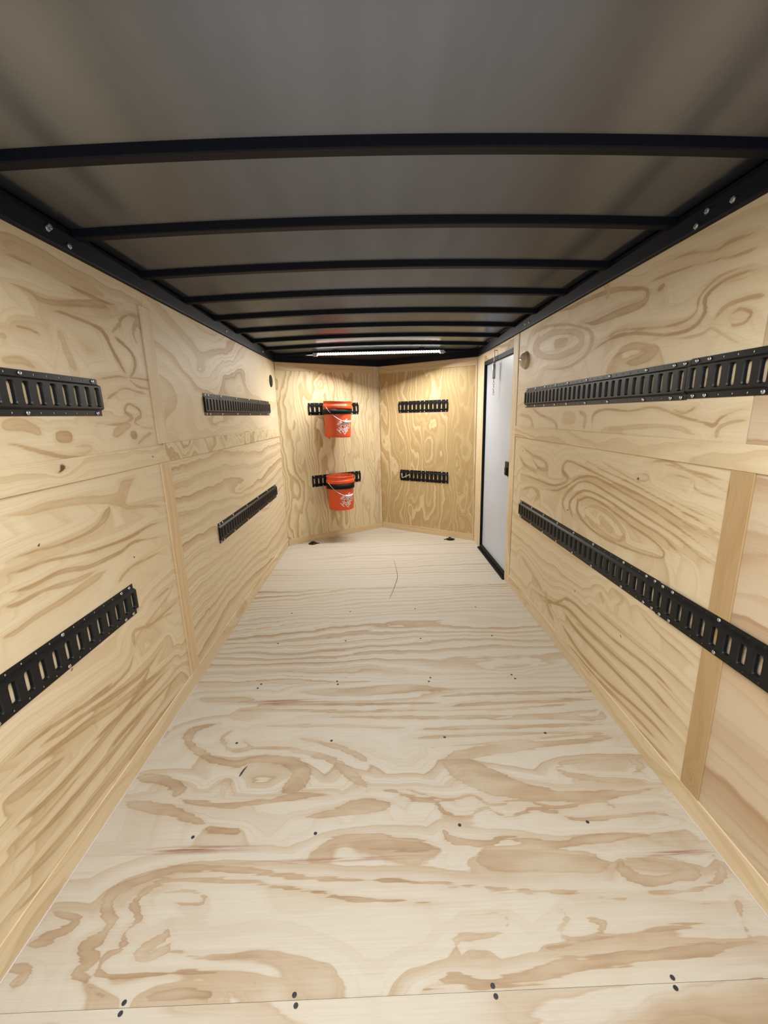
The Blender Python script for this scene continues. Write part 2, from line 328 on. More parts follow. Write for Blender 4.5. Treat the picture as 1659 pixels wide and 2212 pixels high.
# figure of the veneers: (strength, [(u, v, half width)...]) in metres on each sheet
GR_FLOOR = [
    (0.85, [(0.932, 0.869, 0.003), (0.647, 0.897, 0.003), (0.352, 0.932, 0.0038), (0.082, 0.961, 0.0038), (-0.196, 0.979, 0.0051), (-0.399, 1.006, 0.0078), (-0.562, 1.026, 0.0095), (-0.661, 1.023, 0.0104), (-0.763, 1, 0.0129), (-0.819, 0.965, 0.0162), (-0.813, 0.923, 0.0105), (-0.779, 0.888, 0.0115), (-0.791, 0.857, 0.0174), (-0.815, 0.837, 0.0162), (-0.777, 0.807, 0.0152), (-0.803, 0.785, 0.0124), (-0.723, 0.743, 0.0091), (-0.678, 0.723, 0.0055)]),
    (0.85, [(0.341, 0.897, 0.0029), (0.077, 0.907, 0.0035), (-0.109, 0.926, 0.0035), (-0.276, 0.956, 0.0048), (-0.448, 0.982, 0.0063), (-0.578, 0.993, 0.0065), (-0.689, 0.991, 0.0074), (-0.728, 0.961, 0.0104), (-0.739, 0.932, 0.0077), (-0.706, 0.896, 0.0068), (-0.727, 0.865, 0.0074), (-0.715, 0.834, 0.0075), (-0.746, 0.815, 0.0075), (-0.746, 0.787, 0.0049), (-0.693, 0.767, 0.0043), (-0.605, 0.776, 0.0037), (-0.5, 0.774, 0.0035), (-0.377, 0.757, 0.005), (-0.29, 0.728, 0.004)]),
    (0.55, [(-0.673, 0.959, 0.0051), (-0.606, 0.963, 0.0048), (-0.546, 0.948, 0.0042), (-0.55, 0.925, 0.0052), (-0.62, 0.933, 0.0044), (-0.667, 0.947, 0.0043)]),
    (0.65, [(-0.615, 0.882, 0.01), (-0.616, 0.85, 0.0103), (-0.663, 0.822, 0.0103), (-0.64, 0.802, 0.0066), (-0.604, 0.82, 0.0092), (-0.586, 0.839, 0.0099)]),
    (0.6, [(-0.579, 0.819, 0.0045), (-0.487, 0.801, 0.0056), (-0.345, 0.806, 0.0066), (-0.245, 0.788, 0.0054), (-0.171, 0.767, 0.0028)]),
    (0.85, [(-0.609, 0.729, 0.0069), (-0.506, 0.735, 0.0116), (-0.423, 0.724, 0.0079)]),
    (0.8, [(-0.964, 0.923, 0.0083), (-0.881, 0.897, 0.0119), (-0.907, 0.871, 0.0177), (-0.976, 0.848, 0.0107)]),
    (0.75, [(-0.999, 0.796, 0.0111), (-0.929, 0.789, 0.0092), (-0.946, 0.767, 0.0195)]),
    (0.85, [(-0.988, 1.378, 0.018), (-0.872, 1.362, 0.0216), (-0.78, 1.317, 0.0186), (-0.801, 1.288, 0.0195)]),
    (0.75, [(-0.799, 1.284, 0.0121), (-0.613, 1.242, 0.0089), (-0.463, 1.245, 0.0096), (-0.333, 1.267, 0.0118), (-0.197, 1.271, 0.0078)]),
    (0.85, [(-0.979, 1.271, 0.0133), (-0.846, 1.243, 0.0223), (-0.732, 1.211, 0.021), (-0.627, 1.172, 0.0115)]),
    (0.85, [(-0.628, 1.156, 0.0109), (-0.497, 1.137, 0.0108)]),
    (0.8, [(-0.748, 1.67, 0.0271), (-0.857, 1.626, 0.0301), (-0.855, 1.562, 0.0172), (-0.758, 1.481, 0.0168), (-0.625, 1.428, 0.0153), (-0.517, 1.446, 0.019), (-0.4, 1.429, 0.029), (-0.331, 1.376, 0.0345), (-0.351, 1.318, 0.043), (-0.388, 1.287, 0.0305)]),
    (0.65, [(-0.679, 1.622, 0.012), (-0.712, 1.569, 0.0079), (-0.649, 1.501, 0.0085), (-0.574, 1.51, 0.0107), (-0.616, 1.551, 0.0077)]),
    (0.45, [(-0.613, 1.35, 0.0177), (-0.613, 1.289, 0.017)]),
    (0.6, [(-0.574, 1.51, 0.0099), (-0.454, 1.499, 0.0097), (-0.332, 1.473, 0.0136), (-0.211, 1.42, 0.0184), (-0.132, 1.349, 0.0225), (-0.06, 1.284, 0.0217)]),
    (0.55, [(-0.385, 1.553, 0.0075), (-0.261, 1.52, 0.0096), (-0.139, 1.464, 0.0154), (-0.052, 1.39, 0.0122)]),
    (0.8, [(-0.316, 1.176, 0.0088), (-0.189, 1.197, 0.0161), (-0.092, 1.219, 0.0288), (0.024, 1.214, 0.0179)]),
    (0.75, [(-0.25, 1.06, 0.0077), (-0.149, 1.089, 0.0243), (-0.012, 1.083, 0.0267), (0.166, 1.056, 0.0176)]),
    (0.8, [(-0.129, 1.287, 0.0079), (-0.008, 1.282, 0.0078), (0.076, 1.249, 0.0076), (0.174, 1.221, 0.0075), (0.201, 1.18, 0.0072), (0.279, 1.164, 0.0067), (0.35, 1.188, 0.0071), (0.421, 1.153, 0.0068), (0.528, 1.18, 0.0071), (0.669, 1.134, 0.0068), (0.903, 1.15, 0.0069), (1.003, 1.12, 0.0076)]),
    (0.7, [(0.062, 1.283, 0.0059), (0.209, 1.23, 0.0056), (0.313, 1.243, 0.0058), (0.37, 1.203, 0.0055), (0.491, 1.216, 0.0056), (0.594, 1.181, 0.0053), (0.752, 1.201, 0.0055), (0.818, 1.171, 0.0054), (0.965, 1.183, 0.005)]),
    (0.8, [(0.187, 1.138, 0.0083), (0.205, 1.089, 0.0112), (0.319, 1.07, 0.0075), (0.399, 1.081, 0.0092), (0.539, 1.053, 0.0132), (0.698, 1.069, 0.0115), (0.982, 1.081, 0.0088)]),
    (0.75, [(0.201, 1.412, 0.0231), (0.304, 1.362, 0.0574), (0.397, 1.3, 0.0591), (0.534, 1.242, 0.0317), (0.745, 1.22, 0.0163), (1.042, 1.245, 0.0107)]),
    (0.65, [(0.22, 1.411, 0.0223), (0.357, 1.435, 0.0272), (0.517, 1.457, 0.0211), (0.819, 1.48, 0.0144), (1.016, 1.497, 0.0097)]),
    (0.5, [(0.654, 1.346, 0.0075), (0.75, 1.375, 0.0123), (0.926, 1.389, 0.0111), (1.062, 1.383, 0.0092)]),
    (0.55, [(0.654, 1.346, 0.0097), (0.75, 1.299, 0.0132), (0.965, 1.274, 0.0105)]),
    (0.5, [(0.974, 1.376, 0.0193), (0.998, 1.341, 0.0125), (0.952, 1.31, 0.0102)]),
    (0.65, [(0.261, 1.014, 0.0189), (0.378, 1.016, 0.0403), (0.521, 1.011, 0.0387), (0.691, 0.987, 0.0306)]),
    (0.75, [(0.721, 1.003, 0.0132), (0.712, 0.963, 0.0223), (0.767, 0.939, 0.0144), (0.854, 0.944, 0.0111), (0.911, 0.961, 0.0193), (0.846, 0.994, 0.0141), (0.737, 1.005, 0.0116)]),
    (0.6, [(1.014, 1.005, 0.0108), (0.999, 0.951, 0.0082), (0.93, 0.916, 0.0063), (0.745, 0.905, 0.0035), (0.483, 0.919, 0.003), (0.216, 0.934, 0.0028)]),
    (0.8, [(0.076, 0.722, 0.005), (0.153, 0.738, 0.0127), (0.219, 0.727, 0.0118), (0.335, 0.734, 0.0115), (0.437, 0.755, 0.0128), (0.569, 0.76, 0.0122), (0.717, 0.768, 0.0122), (0.857, 0.778, 0.0133), (0.984, 0.785, 0.0143)]),
    (0.55, [(0.203, 0.874, 0.0055), (0.306, 0.87, 0.0059), (0.318, 0.843, 0.0052), (0.255, 0.824, 0.005), (0.183, 0.822, 0.005), (0.169, 0.793, 0.0056)]),
    (0.5, [(0.197, 0.782, 0.0046), (0.257, 0.785, 0.0047)]),
    (0.55, [(0.479, 0.875, 0.0058), (0.486, 0.852, 0.0057), (0.456, 0.827, 0.0065), (0.484, 0.806, 0.0062), (0.549, 0.813, 0.0044), (0.578, 0.838, 0.0073), (0.533, 0.856, 0.0051)]),
    (0.65, [(0.403, 0.789, 0.0037), (0.559, 0.808, 0.0038), (0.714, 0.818, 0.0039), (0.872, 0.828, 0.0042), (0.923, 0.81, 0.005)]),
    (0.55, [(0.987, 0.884, 0.0047), (0.964, 0.846, 0.0047), (0.941, 0.794, 0.0047)]),
    (0.65, [(0.143, 1.581, 0.0083), (0.554, 1.574, 0.0083), (1.028, 1.57, 0.0083)]),
    (0.55, [(0.097, 1.529, 0.0079), (0.541, 1.534, 0.008), (0.943, 1.527, 0.008)]),
    (0.5, [(0.19, 1.473, 0.0061), (0.629, 1.497, 0.0062), (1.006, 1.532, 0.0063)]),
    (0.65, [(-0.443, 1.867, 0.0216), (-0.16, 1.852, 0.0322), (0.123, 1.865, 0.0291), (0.401, 1.835, 0.0109)]),
    (0.9, [(-0.609, 1.786, 0.0073), (-0.155, 1.761, 0.0073), (0.271, 1.748, 0.0073)]),
    (0.6, [(-0.411, 1.692, 0.0091), (0.15, 1.653, 0.009), (0.789, 1.641, 0.0089), (1.04, 1.669, 0.0086)]),
    (0.7, [(0.232, 1.795, 0.0103), (0.534, 1.806, 0.0105), (0.967, 1.79, 0.0102), (1.144, 1.816, 0.0097)]),
    (0.7, [(0.289, 1.724, 0.0096), (0.648, 1.732, 0.0097), (1.053, 1.733, 0.0098)]),
    (0.6, [(0.484, 1.621, 0.0115), (0.742, 1.632, 0.0178), (0.962, 1.602, 0.0136), (1.011, 1.654, 0.0055)]),
    (0.6, [(-0.686, 1.744, 0.0081), (-0.464, 1.738, 0.008), (-0.152, 1.709, 0.0079), (0.285, 1.699, 0.0079)]),
    (0.5, [(-0.924, 1.84, 0.0164), (-0.826, 1.824, 0.017), (-0.618, 1.82, 0.0173)]),
    (0.6, [(0.11, 1.702, 0.0079), (0.48, 1.689, 0.0078), (0.904, 1.705, 0.0078)]),
    (0.5, [(-0.567, 1.631, 0.0072), (-0.273, 1.625, 0.0072), (0.102, 1.589, 0.007)]),
    (0.75, [(0.808, 0.691, 0.0096), (0.916, 0.712, 0.0098)]),
]
GR_LEFT_LOW = [
    (0.5, [(1.077, 1.127, 0.0039), (1.173, 1.121, 0.0094), (1.246, 1.123, 0.0118), (1.396, 1.108, 0.0142), (1.503, 1.089, 0.0175), (1.592, 1.077, 0.0276), (1.631, 1.112, 0.0299), (1.713, 1.141, 0.018)]),
    (0.7, [(1.522, 1.063, 0.0223), (1.476, 1.023, 0.0119), (1.396, 1, 0.0055), (1.255, 0.997, 0.0038), (1.143, 1.01, 0.0035), (1.046, 1.013, 0.0036)]),
    (0.55, [(1.589, 1.066, 0.0165), (1.629, 1.032, 0.0084), (1.791, 1.003, 0.0065), (1.908, 0.972, 0.0056)]),
    (0.85, [(1.038, 0.983, 0.0036), (1.106, 0.97, 0.0043), (1.186, 0.967, 0.0041), (1.275, 0.95, 0.0039), (1.416, 0.929, 0.0049), (1.606, 0.916, 0.0051), (1.767, 0.923, 0.0049), (1.897, 0.91, 0.0043)]),
    (0.8, [(1.025, 0.934, 0.0056), (1.117, 0.916, 0.0062), (1.233, 0.916, 0.0078), (1.364, 0.886, 0.0075), (1.535, 0.878, 0.0075), (1.64, 0.887, 0.0058), (1.877, 0.843, 0.005)]),
    (0.7, [(1.016, 0.901, 0.0056), (1.073, 0.886, 0.0052), (1.164, 0.886, 0.0047), (1.285, 0.864, 0.0083), (1.438, 0.859, 0.0059)]),
    (0.65, [(0.996, 0.824, 0.0067), (1.04, 0.818, 0.0073), (1.12, 0.826, 0.0088), (1.241, 0.827, 0.0108), (1.366, 0.836, 0.0131), (1.451, 0.842, 0.0063)]),
    (0.6, [(1.489, 0.768, 0.0049), (1.529, 0.788, 0.0045), (1.615, 0.799, 0.0041), (1.859, 0.783, 0.0046)]),
    (0.65, [(1.522, 0.476, 0.0139), (1.531, 0.544, 0.0093), (1.648, 0.514, 0.005), (1.774, 0.492, 0.0045), (1.898, 0.453, 0.0046)]),
    (0.4, [(1.504, 0.487, 0.0049), (1.58, 0.524, 0.0047), (1.826, 0.573, 0.0055), (1.884, 0.616, 0.0067)]),
    (0.85, [(0.979, 0.499, 0.0035), (1.083, 0.483, 0.0038), (1.174, 0.462, 0.004), (1.317, 0.428, 0.0047), (1.455, 0.425, 0.0071), (1.51, 0.47, 0.0096)]),
    (0.75, [(1.012, 0.468, 0.0061), (1.116, 0.444, 0.0078), (1.234, 0.42, 0.0084), (1.358, 0.385, 0.0094), (1.542, 0.353, 0.0085), (1.739, 0.375, 0.0063)]),
    (0.7, [(1.066, 0.418, 0.01), (1.197, 0.392, 0.012), (1.347, 0.349, 0.0108), (1.521, 0.319, 0.0106), (1.601, 0.35, 0.0079)]),
    (0.75, [(1.176, 0.316, 0.0067), (1.333, 0.297, 0.0073), (1.517, 0.266, 0.0067), (1.773, 0.245, 0.007)]),
    (0.75, [(1.277, 0.223, 0.0062), (1.446, 0.21, 0.0068), (1.826, 0.16, 0.0062)]),
    (0.6, [(1.6, 0.513, 0.0048), (1.724, 0.51, 0.0052), (1.915, 0.509, 0.0057)]),
    (0.5, [(1.673, 0.6, 0.0048), (1.849, 0.601, 0.0053)]),
    (0.8, [(0.91, 0.504, 0.0041), (1.046, 0.493, 0.0053), (1.236, 0.452, 0.006), (1.395, 0.43, 0.0049)]),
    (0.75, [(0.896, 0.453, 0.0067), (1.107, 0.409, 0.0095), (1.37, 0.34, 0.0115), (1.739, 0.257, 0.0084)]),
    (0.65, [(0.887, 0.417, 0.0089), (0.979, 0.385, 0.0131), (1.121, 0.358, 0.0068)]),
    (0.75, [(0.865, 0.335, 0.0063), (1.057, 0.289, 0.0087), (1.278, 0.282, 0.01), (1.55, 0.302, 0.0081)]),
    (0.7, [(0.843, 0.254, 0.0059), (1.054, 0.214, 0.0083), (1.328, 0.192, 0.0094), (1.624, 0.196, 0.0087)]),
    (0.65, [(0.824, 0.183, 0.009), (1.032, 0.135, 0.0133), (1.358, 0.107, 0.015), (1.794, 0.082, 0.0112)]),
    (0.6, [(0.854, 0.295, 0.0042), (0.984, 0.263, 0.0051), (1.16, 0.255, 0.005)]),
    (0.6, [(0.808, 0.123, 0.006), (0.973, 0.075, 0.0073), (1.211, 0.044, 0.0081), (1.588, 0.01, 0.0074)]),
]
GR_LEFT_UP = [
    (0.4, [(1.268, 1.84, 0.0204), (1.383, 1.836, 0.0242), (1.536, 1.82, 0.0243), (1.719, 1.819, 0.0139)]),
    (0.8, [(1.26, 1.812, 0.0047), (1.335, 1.818, 0.0052), (1.445, 1.818, 0.0073), (1.555, 1.799, 0.0081), (1.692, 1.794, 0.006), (1.815, 1.809, 0.004)]),
    (0.6, [(1.241, 1.74, 0.0039), (1.325, 1.737, 0.0055), (1.392, 1.724, 0.0074), (1.525, 1.749, 0.0104), (1.648, 1.778, 0.014), (1.729, 1.779, 0.0109)]),
    (0.9, [(1.375, 1.689, 0.0042), (1.443, 1.704, 0.0037), (1.512, 1.703, 0.0048), (1.598, 1.699, 0.0056), (1.66, 1.682, 0.0086), (1.689, 1.638, 0.0089), (1.737, 1.575, 0.008), (1.777, 1.53, 0.0081)]),
    (0.8, [(1.777, 1.53, 0.0043), (1.714, 1.533, 0.0038), (1.614, 1.518, 0.0035), (1.564, 1.511, 0.0034)]),
    (0.65, [(1.761, 1.7, 0.0079), (1.788, 1.755, 0.0053), (1.849, 1.784, 0.0044), (1.905, 1.78, 0.0101), (1.861, 1.718, 0.0076), (1.886, 1.668, 0.0085)]),
    (0.85, [(1.722, 1.68, 0.0062), (1.762, 1.665, 0.0066), (1.825, 1.635, 0.0083), (1.841, 1.594, 0.0088), (1.807, 1.55, 0.0056), (1.771, 1.54, 0.0045)]),
    (0.8, [(1.773, 1.536, 0.0034), (1.848, 1.536, 0.0036), (1.941, 1.536, 0.0038)]),
    (0.75, [(1.771, 1.53, 0.0044), (1.838, 1.504, 0.004), (1.937, 1.499, 0.0039)]),
    (0.6, [(1.703, 1.689, 0.005), (1.77, 1.733, 0.0057), (1.776, 1.753, 0.0087)]),
    (0.75, [(1.59, 1.431, 0.0038), (1.649, 1.461, 0.0038), (1.735, 1.49, 0.0039), (1.819, 1.482, 0.0044), (1.923, 1.473, 0.0047)]),
    (0.8, [(1.487, 1.367, 0.0028), (1.588, 1.354, 0.0038), (1.698, 1.358, 0.0046), (1.757, 1.377, 0.0083), (1.713, 1.403, 0.0084), (1.745, 1.43, 0.0046), (1.812, 1.412, 0.0069), (1.82, 1.384, 0.0065), (1.77, 1.357, 0.0064), (1.883, 1.325, 0.0042)]),
    (0.8, [(1.334, 1.322, 0.019), (1.387, 1.32, 0.0198)]),
    (0.95, [(1.738, 1.309, 0.0179), (1.759, 1.308, 0.0182)]),
    (0.65, [(1.607, 1.312, 0.0201), (1.693, 1.341, 0.0165), (1.744, 1.35, 0.0082)]),
    (0.55, [(1.757, 1.266, 0.0056), (1.833, 1.297, 0.0056), (1.894, 1.313, 0.0055)]),
    (0.5, [(1.792, 1.342, 0.0036), (1.871, 1.333, 0.0038), (1.907, 1.332, 0.0038)]),
    (0.6, [(1.139, 1.359, 0.0132), (1.211, 1.361, 0.0168), (1.278, 1.33, 0.0113)]),
    (0.65, [(1.127, 1.313, 0.0036), (1.179, 1.307, 0.0044), (1.264, 1.28, 0.0064), (1.365, 1.254, 0.0078), (1.464, 1.251, 0.0047)]),
    (0.4, [(1.397, 1.286, 0.0044), (1.456, 1.287, 0.0047), (1.479, 1.274, 0.0064), (1.441, 1.262, 0.0046), (1.392, 1.269, 0.0045)]),
    (0.75, [(1.254, 1.627, 0.0038), (1.307, 1.628, 0.0043), (1.352, 1.616, 0.0048)]),
    (0.4, [(1.423, 1.659, 0.0083), (1.44, 1.611, 0.0135), (1.447, 1.581, 0.0154), (1.473, 1.53, 0.0192)]),
    (0.6, [(1.184, 1.528, 0.0103), (1.253, 1.536, 0.0117), (1.304, 1.522, 0.0068)]),
    (0.5, [(1.202, 1.595, 0.0048), (1.218, 1.594, 0.0049)]),
    (0.5, [(1.451, 1.391, 0.0029), (1.538, 1.385, 0.003), (1.621, 1.397, 0.0031)]),
    (0.5, [(1.974, 1.738, 0.006), (1.91, 1.754, 0.0084), (1.923, 1.797, 0.0076)]),
]
GR_RIGHT_LOW = [
    (0.55, [(-2.034, 0.875, 0.0088), (-1.937, 0.908, 0.0085), (-1.799, 0.9, 0.0095), (-1.681, 0.853, 0.0117), (-1.701, 0.808, 0.0074), (-1.81, 0.8, 0.0091), (-1.939, 0.823, 0.0111), (-2.028, 0.859, 0.0125)]),
    (0.45, [(-1.883, 0.871, 0.0175), (-1.759, 0.831, 0.0186)]),
    (0.85, [(-2.098, 0.902, 0.0051), (-1.993, 0.941, 0.0047), (-1.834, 0.932, 0.0049), (-1.655, 0.898, 0.0046), (-1.505, 0.875, 0.0043), (-1.43, 0.852, 0.0049), (-1.436, 0.823, 0.0035), (-1.524, 0.806, 0.0039), (-1.66, 0.791, 0.0043), (-1.837, 0.784, 0.0051), (-2.005, 0.806, 0.0063), (-2.093, 0.848, 0.0092), (-2.098, 0.902, 0.0102)]),
    (0.85, [(-2.112, 0.778, 0.0106), (-2.185, 0.856, 0.0121), (-2.153, 0.909, 0.007), (-2.033, 0.968, 0.0052), (-1.839, 0.963, 0.0052), (-1.624, 0.927, 0.0048), (-1.452, 0.905, 0.0044), (-1.374, 0.877, 0.0045), (-1.294, 0.849, 0.0043)]),
    (0.8, [(-2.194, 0.786, 0.0112), (-2.272, 0.866, 0.0119), (-2.145, 0.976, 0.0064), (-2.006, 1.016, 0.0052), (-1.787, 0.989, 0.0051), (-1.551, 0.952, 0.0045), (-1.383, 0.925, 0.0042), (-1.28, 0.896, 0.004), (-1.18, 0.871, 0.0037)]),
    (0.8, [(-2.66, 0.879, 0.0069), (-2.394, 0.904, 0.0061), (-2.263, 0.946, 0.0062), (-2.114, 1.017, 0.0056), (-1.962, 1.048, 0.0051), (-1.74, 1.021, 0.0049), (-1.505, 0.984, 0.0043), (-1.32, 0.943, 0.0039), (-1.177, 0.906, 0.0036)]),
    (0.8, [(-2.964, 0.928, 0.0079), (-2.638, 0.928, 0.007), (-2.399, 0.934, 0.0061), (-2.228, 0.991, 0.009), (-2.3, 1.038, 0.013), (-2.245, 1.092, 0.0056), (-2.051, 1.079, 0.0055), (-1.743, 1.043, 0.0048), (-1.511, 1.016, 0.0042), (-1.327, 0.977, 0.0038), (-1.178, 0.944, 0.0035)]),
    (0.75, [(-2.133, 1.131, 0.0043), (-1.891, 1.09, 0.0038), (-1.685, 1.067, 0.0034), (-1.516, 1.041, 0.0031), (-1.333, 1.011, 0.0028), (-1.179, 0.982, 0.0028)]),
    (0.6, [(-1.979, 1.145, 0.0032), (-1.809, 1.109, 0.0029), (-1.629, 1.076, 0.0028), (-1.396, 1.04, 0.0028), (-1.179, 1.014, 0.0028)]),
    (0.6, [(-1.635, 1.11, 0.0034), (-1.57, 1.112, 0.0036), (-1.564, 1.093, 0.0037), (-1.616, 1.083, 0.0035), (-1.644, 1.1, 0.0044)]),
    (0.7, [(-1.589, 1.156, 0.004), (-1.466, 1.176, 0.0037), (-1.362, 1.158, 0.0046), (-1.189, 1.143, 0.003)]),
    (0.7, [(-1.458, 1.134, 0.0031), (-1.34, 1.127, 0.003), (-1.312, 1.097, 0.0029), (-1.188, 1.087, 0.0028)]),
    (0.6, [(-1.54, 1.168, 0.0028), (-1.402, 1.159, 0.0028), (-1.298, 1.139, 0.0028), (-1.179, 1.108, 0.0028)]),
    (0.65, [(-2.992, 1.123, 0.0106), (-2.782, 1.08, 0.0093), (-2.602, 1.064, 0.0093), (-2.509, 1.024, 0.0157), (-2.635, 1.004, 0.0087), (-2.779, 1.058, 0.0119)]),
    (0.6, [(-2.946, 0.805, 0.0078), (-2.75, 0.863, 0.0071), (-2.618, 0.841, 0.0169), (-2.704, 0.766, 0.0109)]),
    (0.6, [(-3.017, 1.046, 0.0118), (-2.867, 0.989, 0.0092), (-2.644, 0.971, 0.0075)]),
    (0.5, [(-2.9, 0.738, 0.0118), (-2.695, 0.709, 0.0096), (-2.468, 0.729, 0.008)]),
    (0.75, [(-2.633, 0.175, 0.0093), (-2.298, 0.238, 0.0071), (-2.12, 0.341, 0.0069), (-1.873, 0.352, 0.0076), (-1.671, 0.354, 0.0067), (-1.396, 0.376, 0.006), (-1.184, 0.352, 0.0055)]),
    (0.8, [(-2.541, 0.146, 0.0079), (-2.15, 0.278, 0.0076), (-1.926, 0.279, 0.0082), (-1.659, 0.289, 0.007), (-1.432, 0.302, 0.0064), (-1.198, 0.29, 0.0057)]),
    (0.8, [(-2.188, 0.25, 0.0109), (-1.986, 0.219, 0.0093), (-1.715, 0.22, 0.0078), (-1.469, 0.223, 0.0068), (-1.197, 0.225, 0.0057)]),
    (0.75, [(-2.174, 0.165, 0.0118), (-1.97, 0.124, 0.0098), (-1.699, 0.129, 0.0076), (-1.408, 0.173, 0.0065), (-1.21, 0.173, 0.006)]),
    (0.6, [(-1.884, 0.416, 0.0053), (-1.683, 0.419, 0.0048), (-1.36, 0.428, 0.004), (-1.18, 0.424, 0.0036)]),
    (0.55, [(-1.533, 0.571, 0.0046), (-1.38, 0.536, 0.0041), (-1.195, 0.522, 0.0035)]),
    (0.7, [(-2.078, 0.088, 0.0115), (-1.827, 0.085, 0.0098), (-1.552, 0.113, 0.0082), (-1.304, 0.131, 0.0072)]),
    (0.7, [(-1.82, 0.044, 0.011), (-1.619, 0.061, 0.011), (-1.391, 0.082, 0.0114), (-1.225, 0.104, 0.0067)]),
    (0.6, [(-2.423, 0.256, 0.0184), (-2.358, 0.166, 0.0169), (-2.27, 0.136, 0.0138)]),
    (0.45, [(-2.882, 0.333, 0.017), (-2.649, 0.286, 0.016), (-2.473, 0.244, 0.0153)]),
    (0.4, [(-1.711, 0.578, 0.0079), (-1.634, 0.567, 0.0099), (-1.675, 0.517, 0.0062)]),
    (0.5, [(-1.81, 0.518, 0.0131), (-1.776, 0.485, 0.0129)]),
    (0.5, [(-1.393, 0.358, 0.0036), (-1.301, 0.348, 0.0034), (-1.188, 0.339, 0.0031)]),
    (0.5, [(-2.049, 0.261, 0.0049), (-1.797, 0.272, 0.0043), (-1.536, 0.282, 0.0038)]),
]
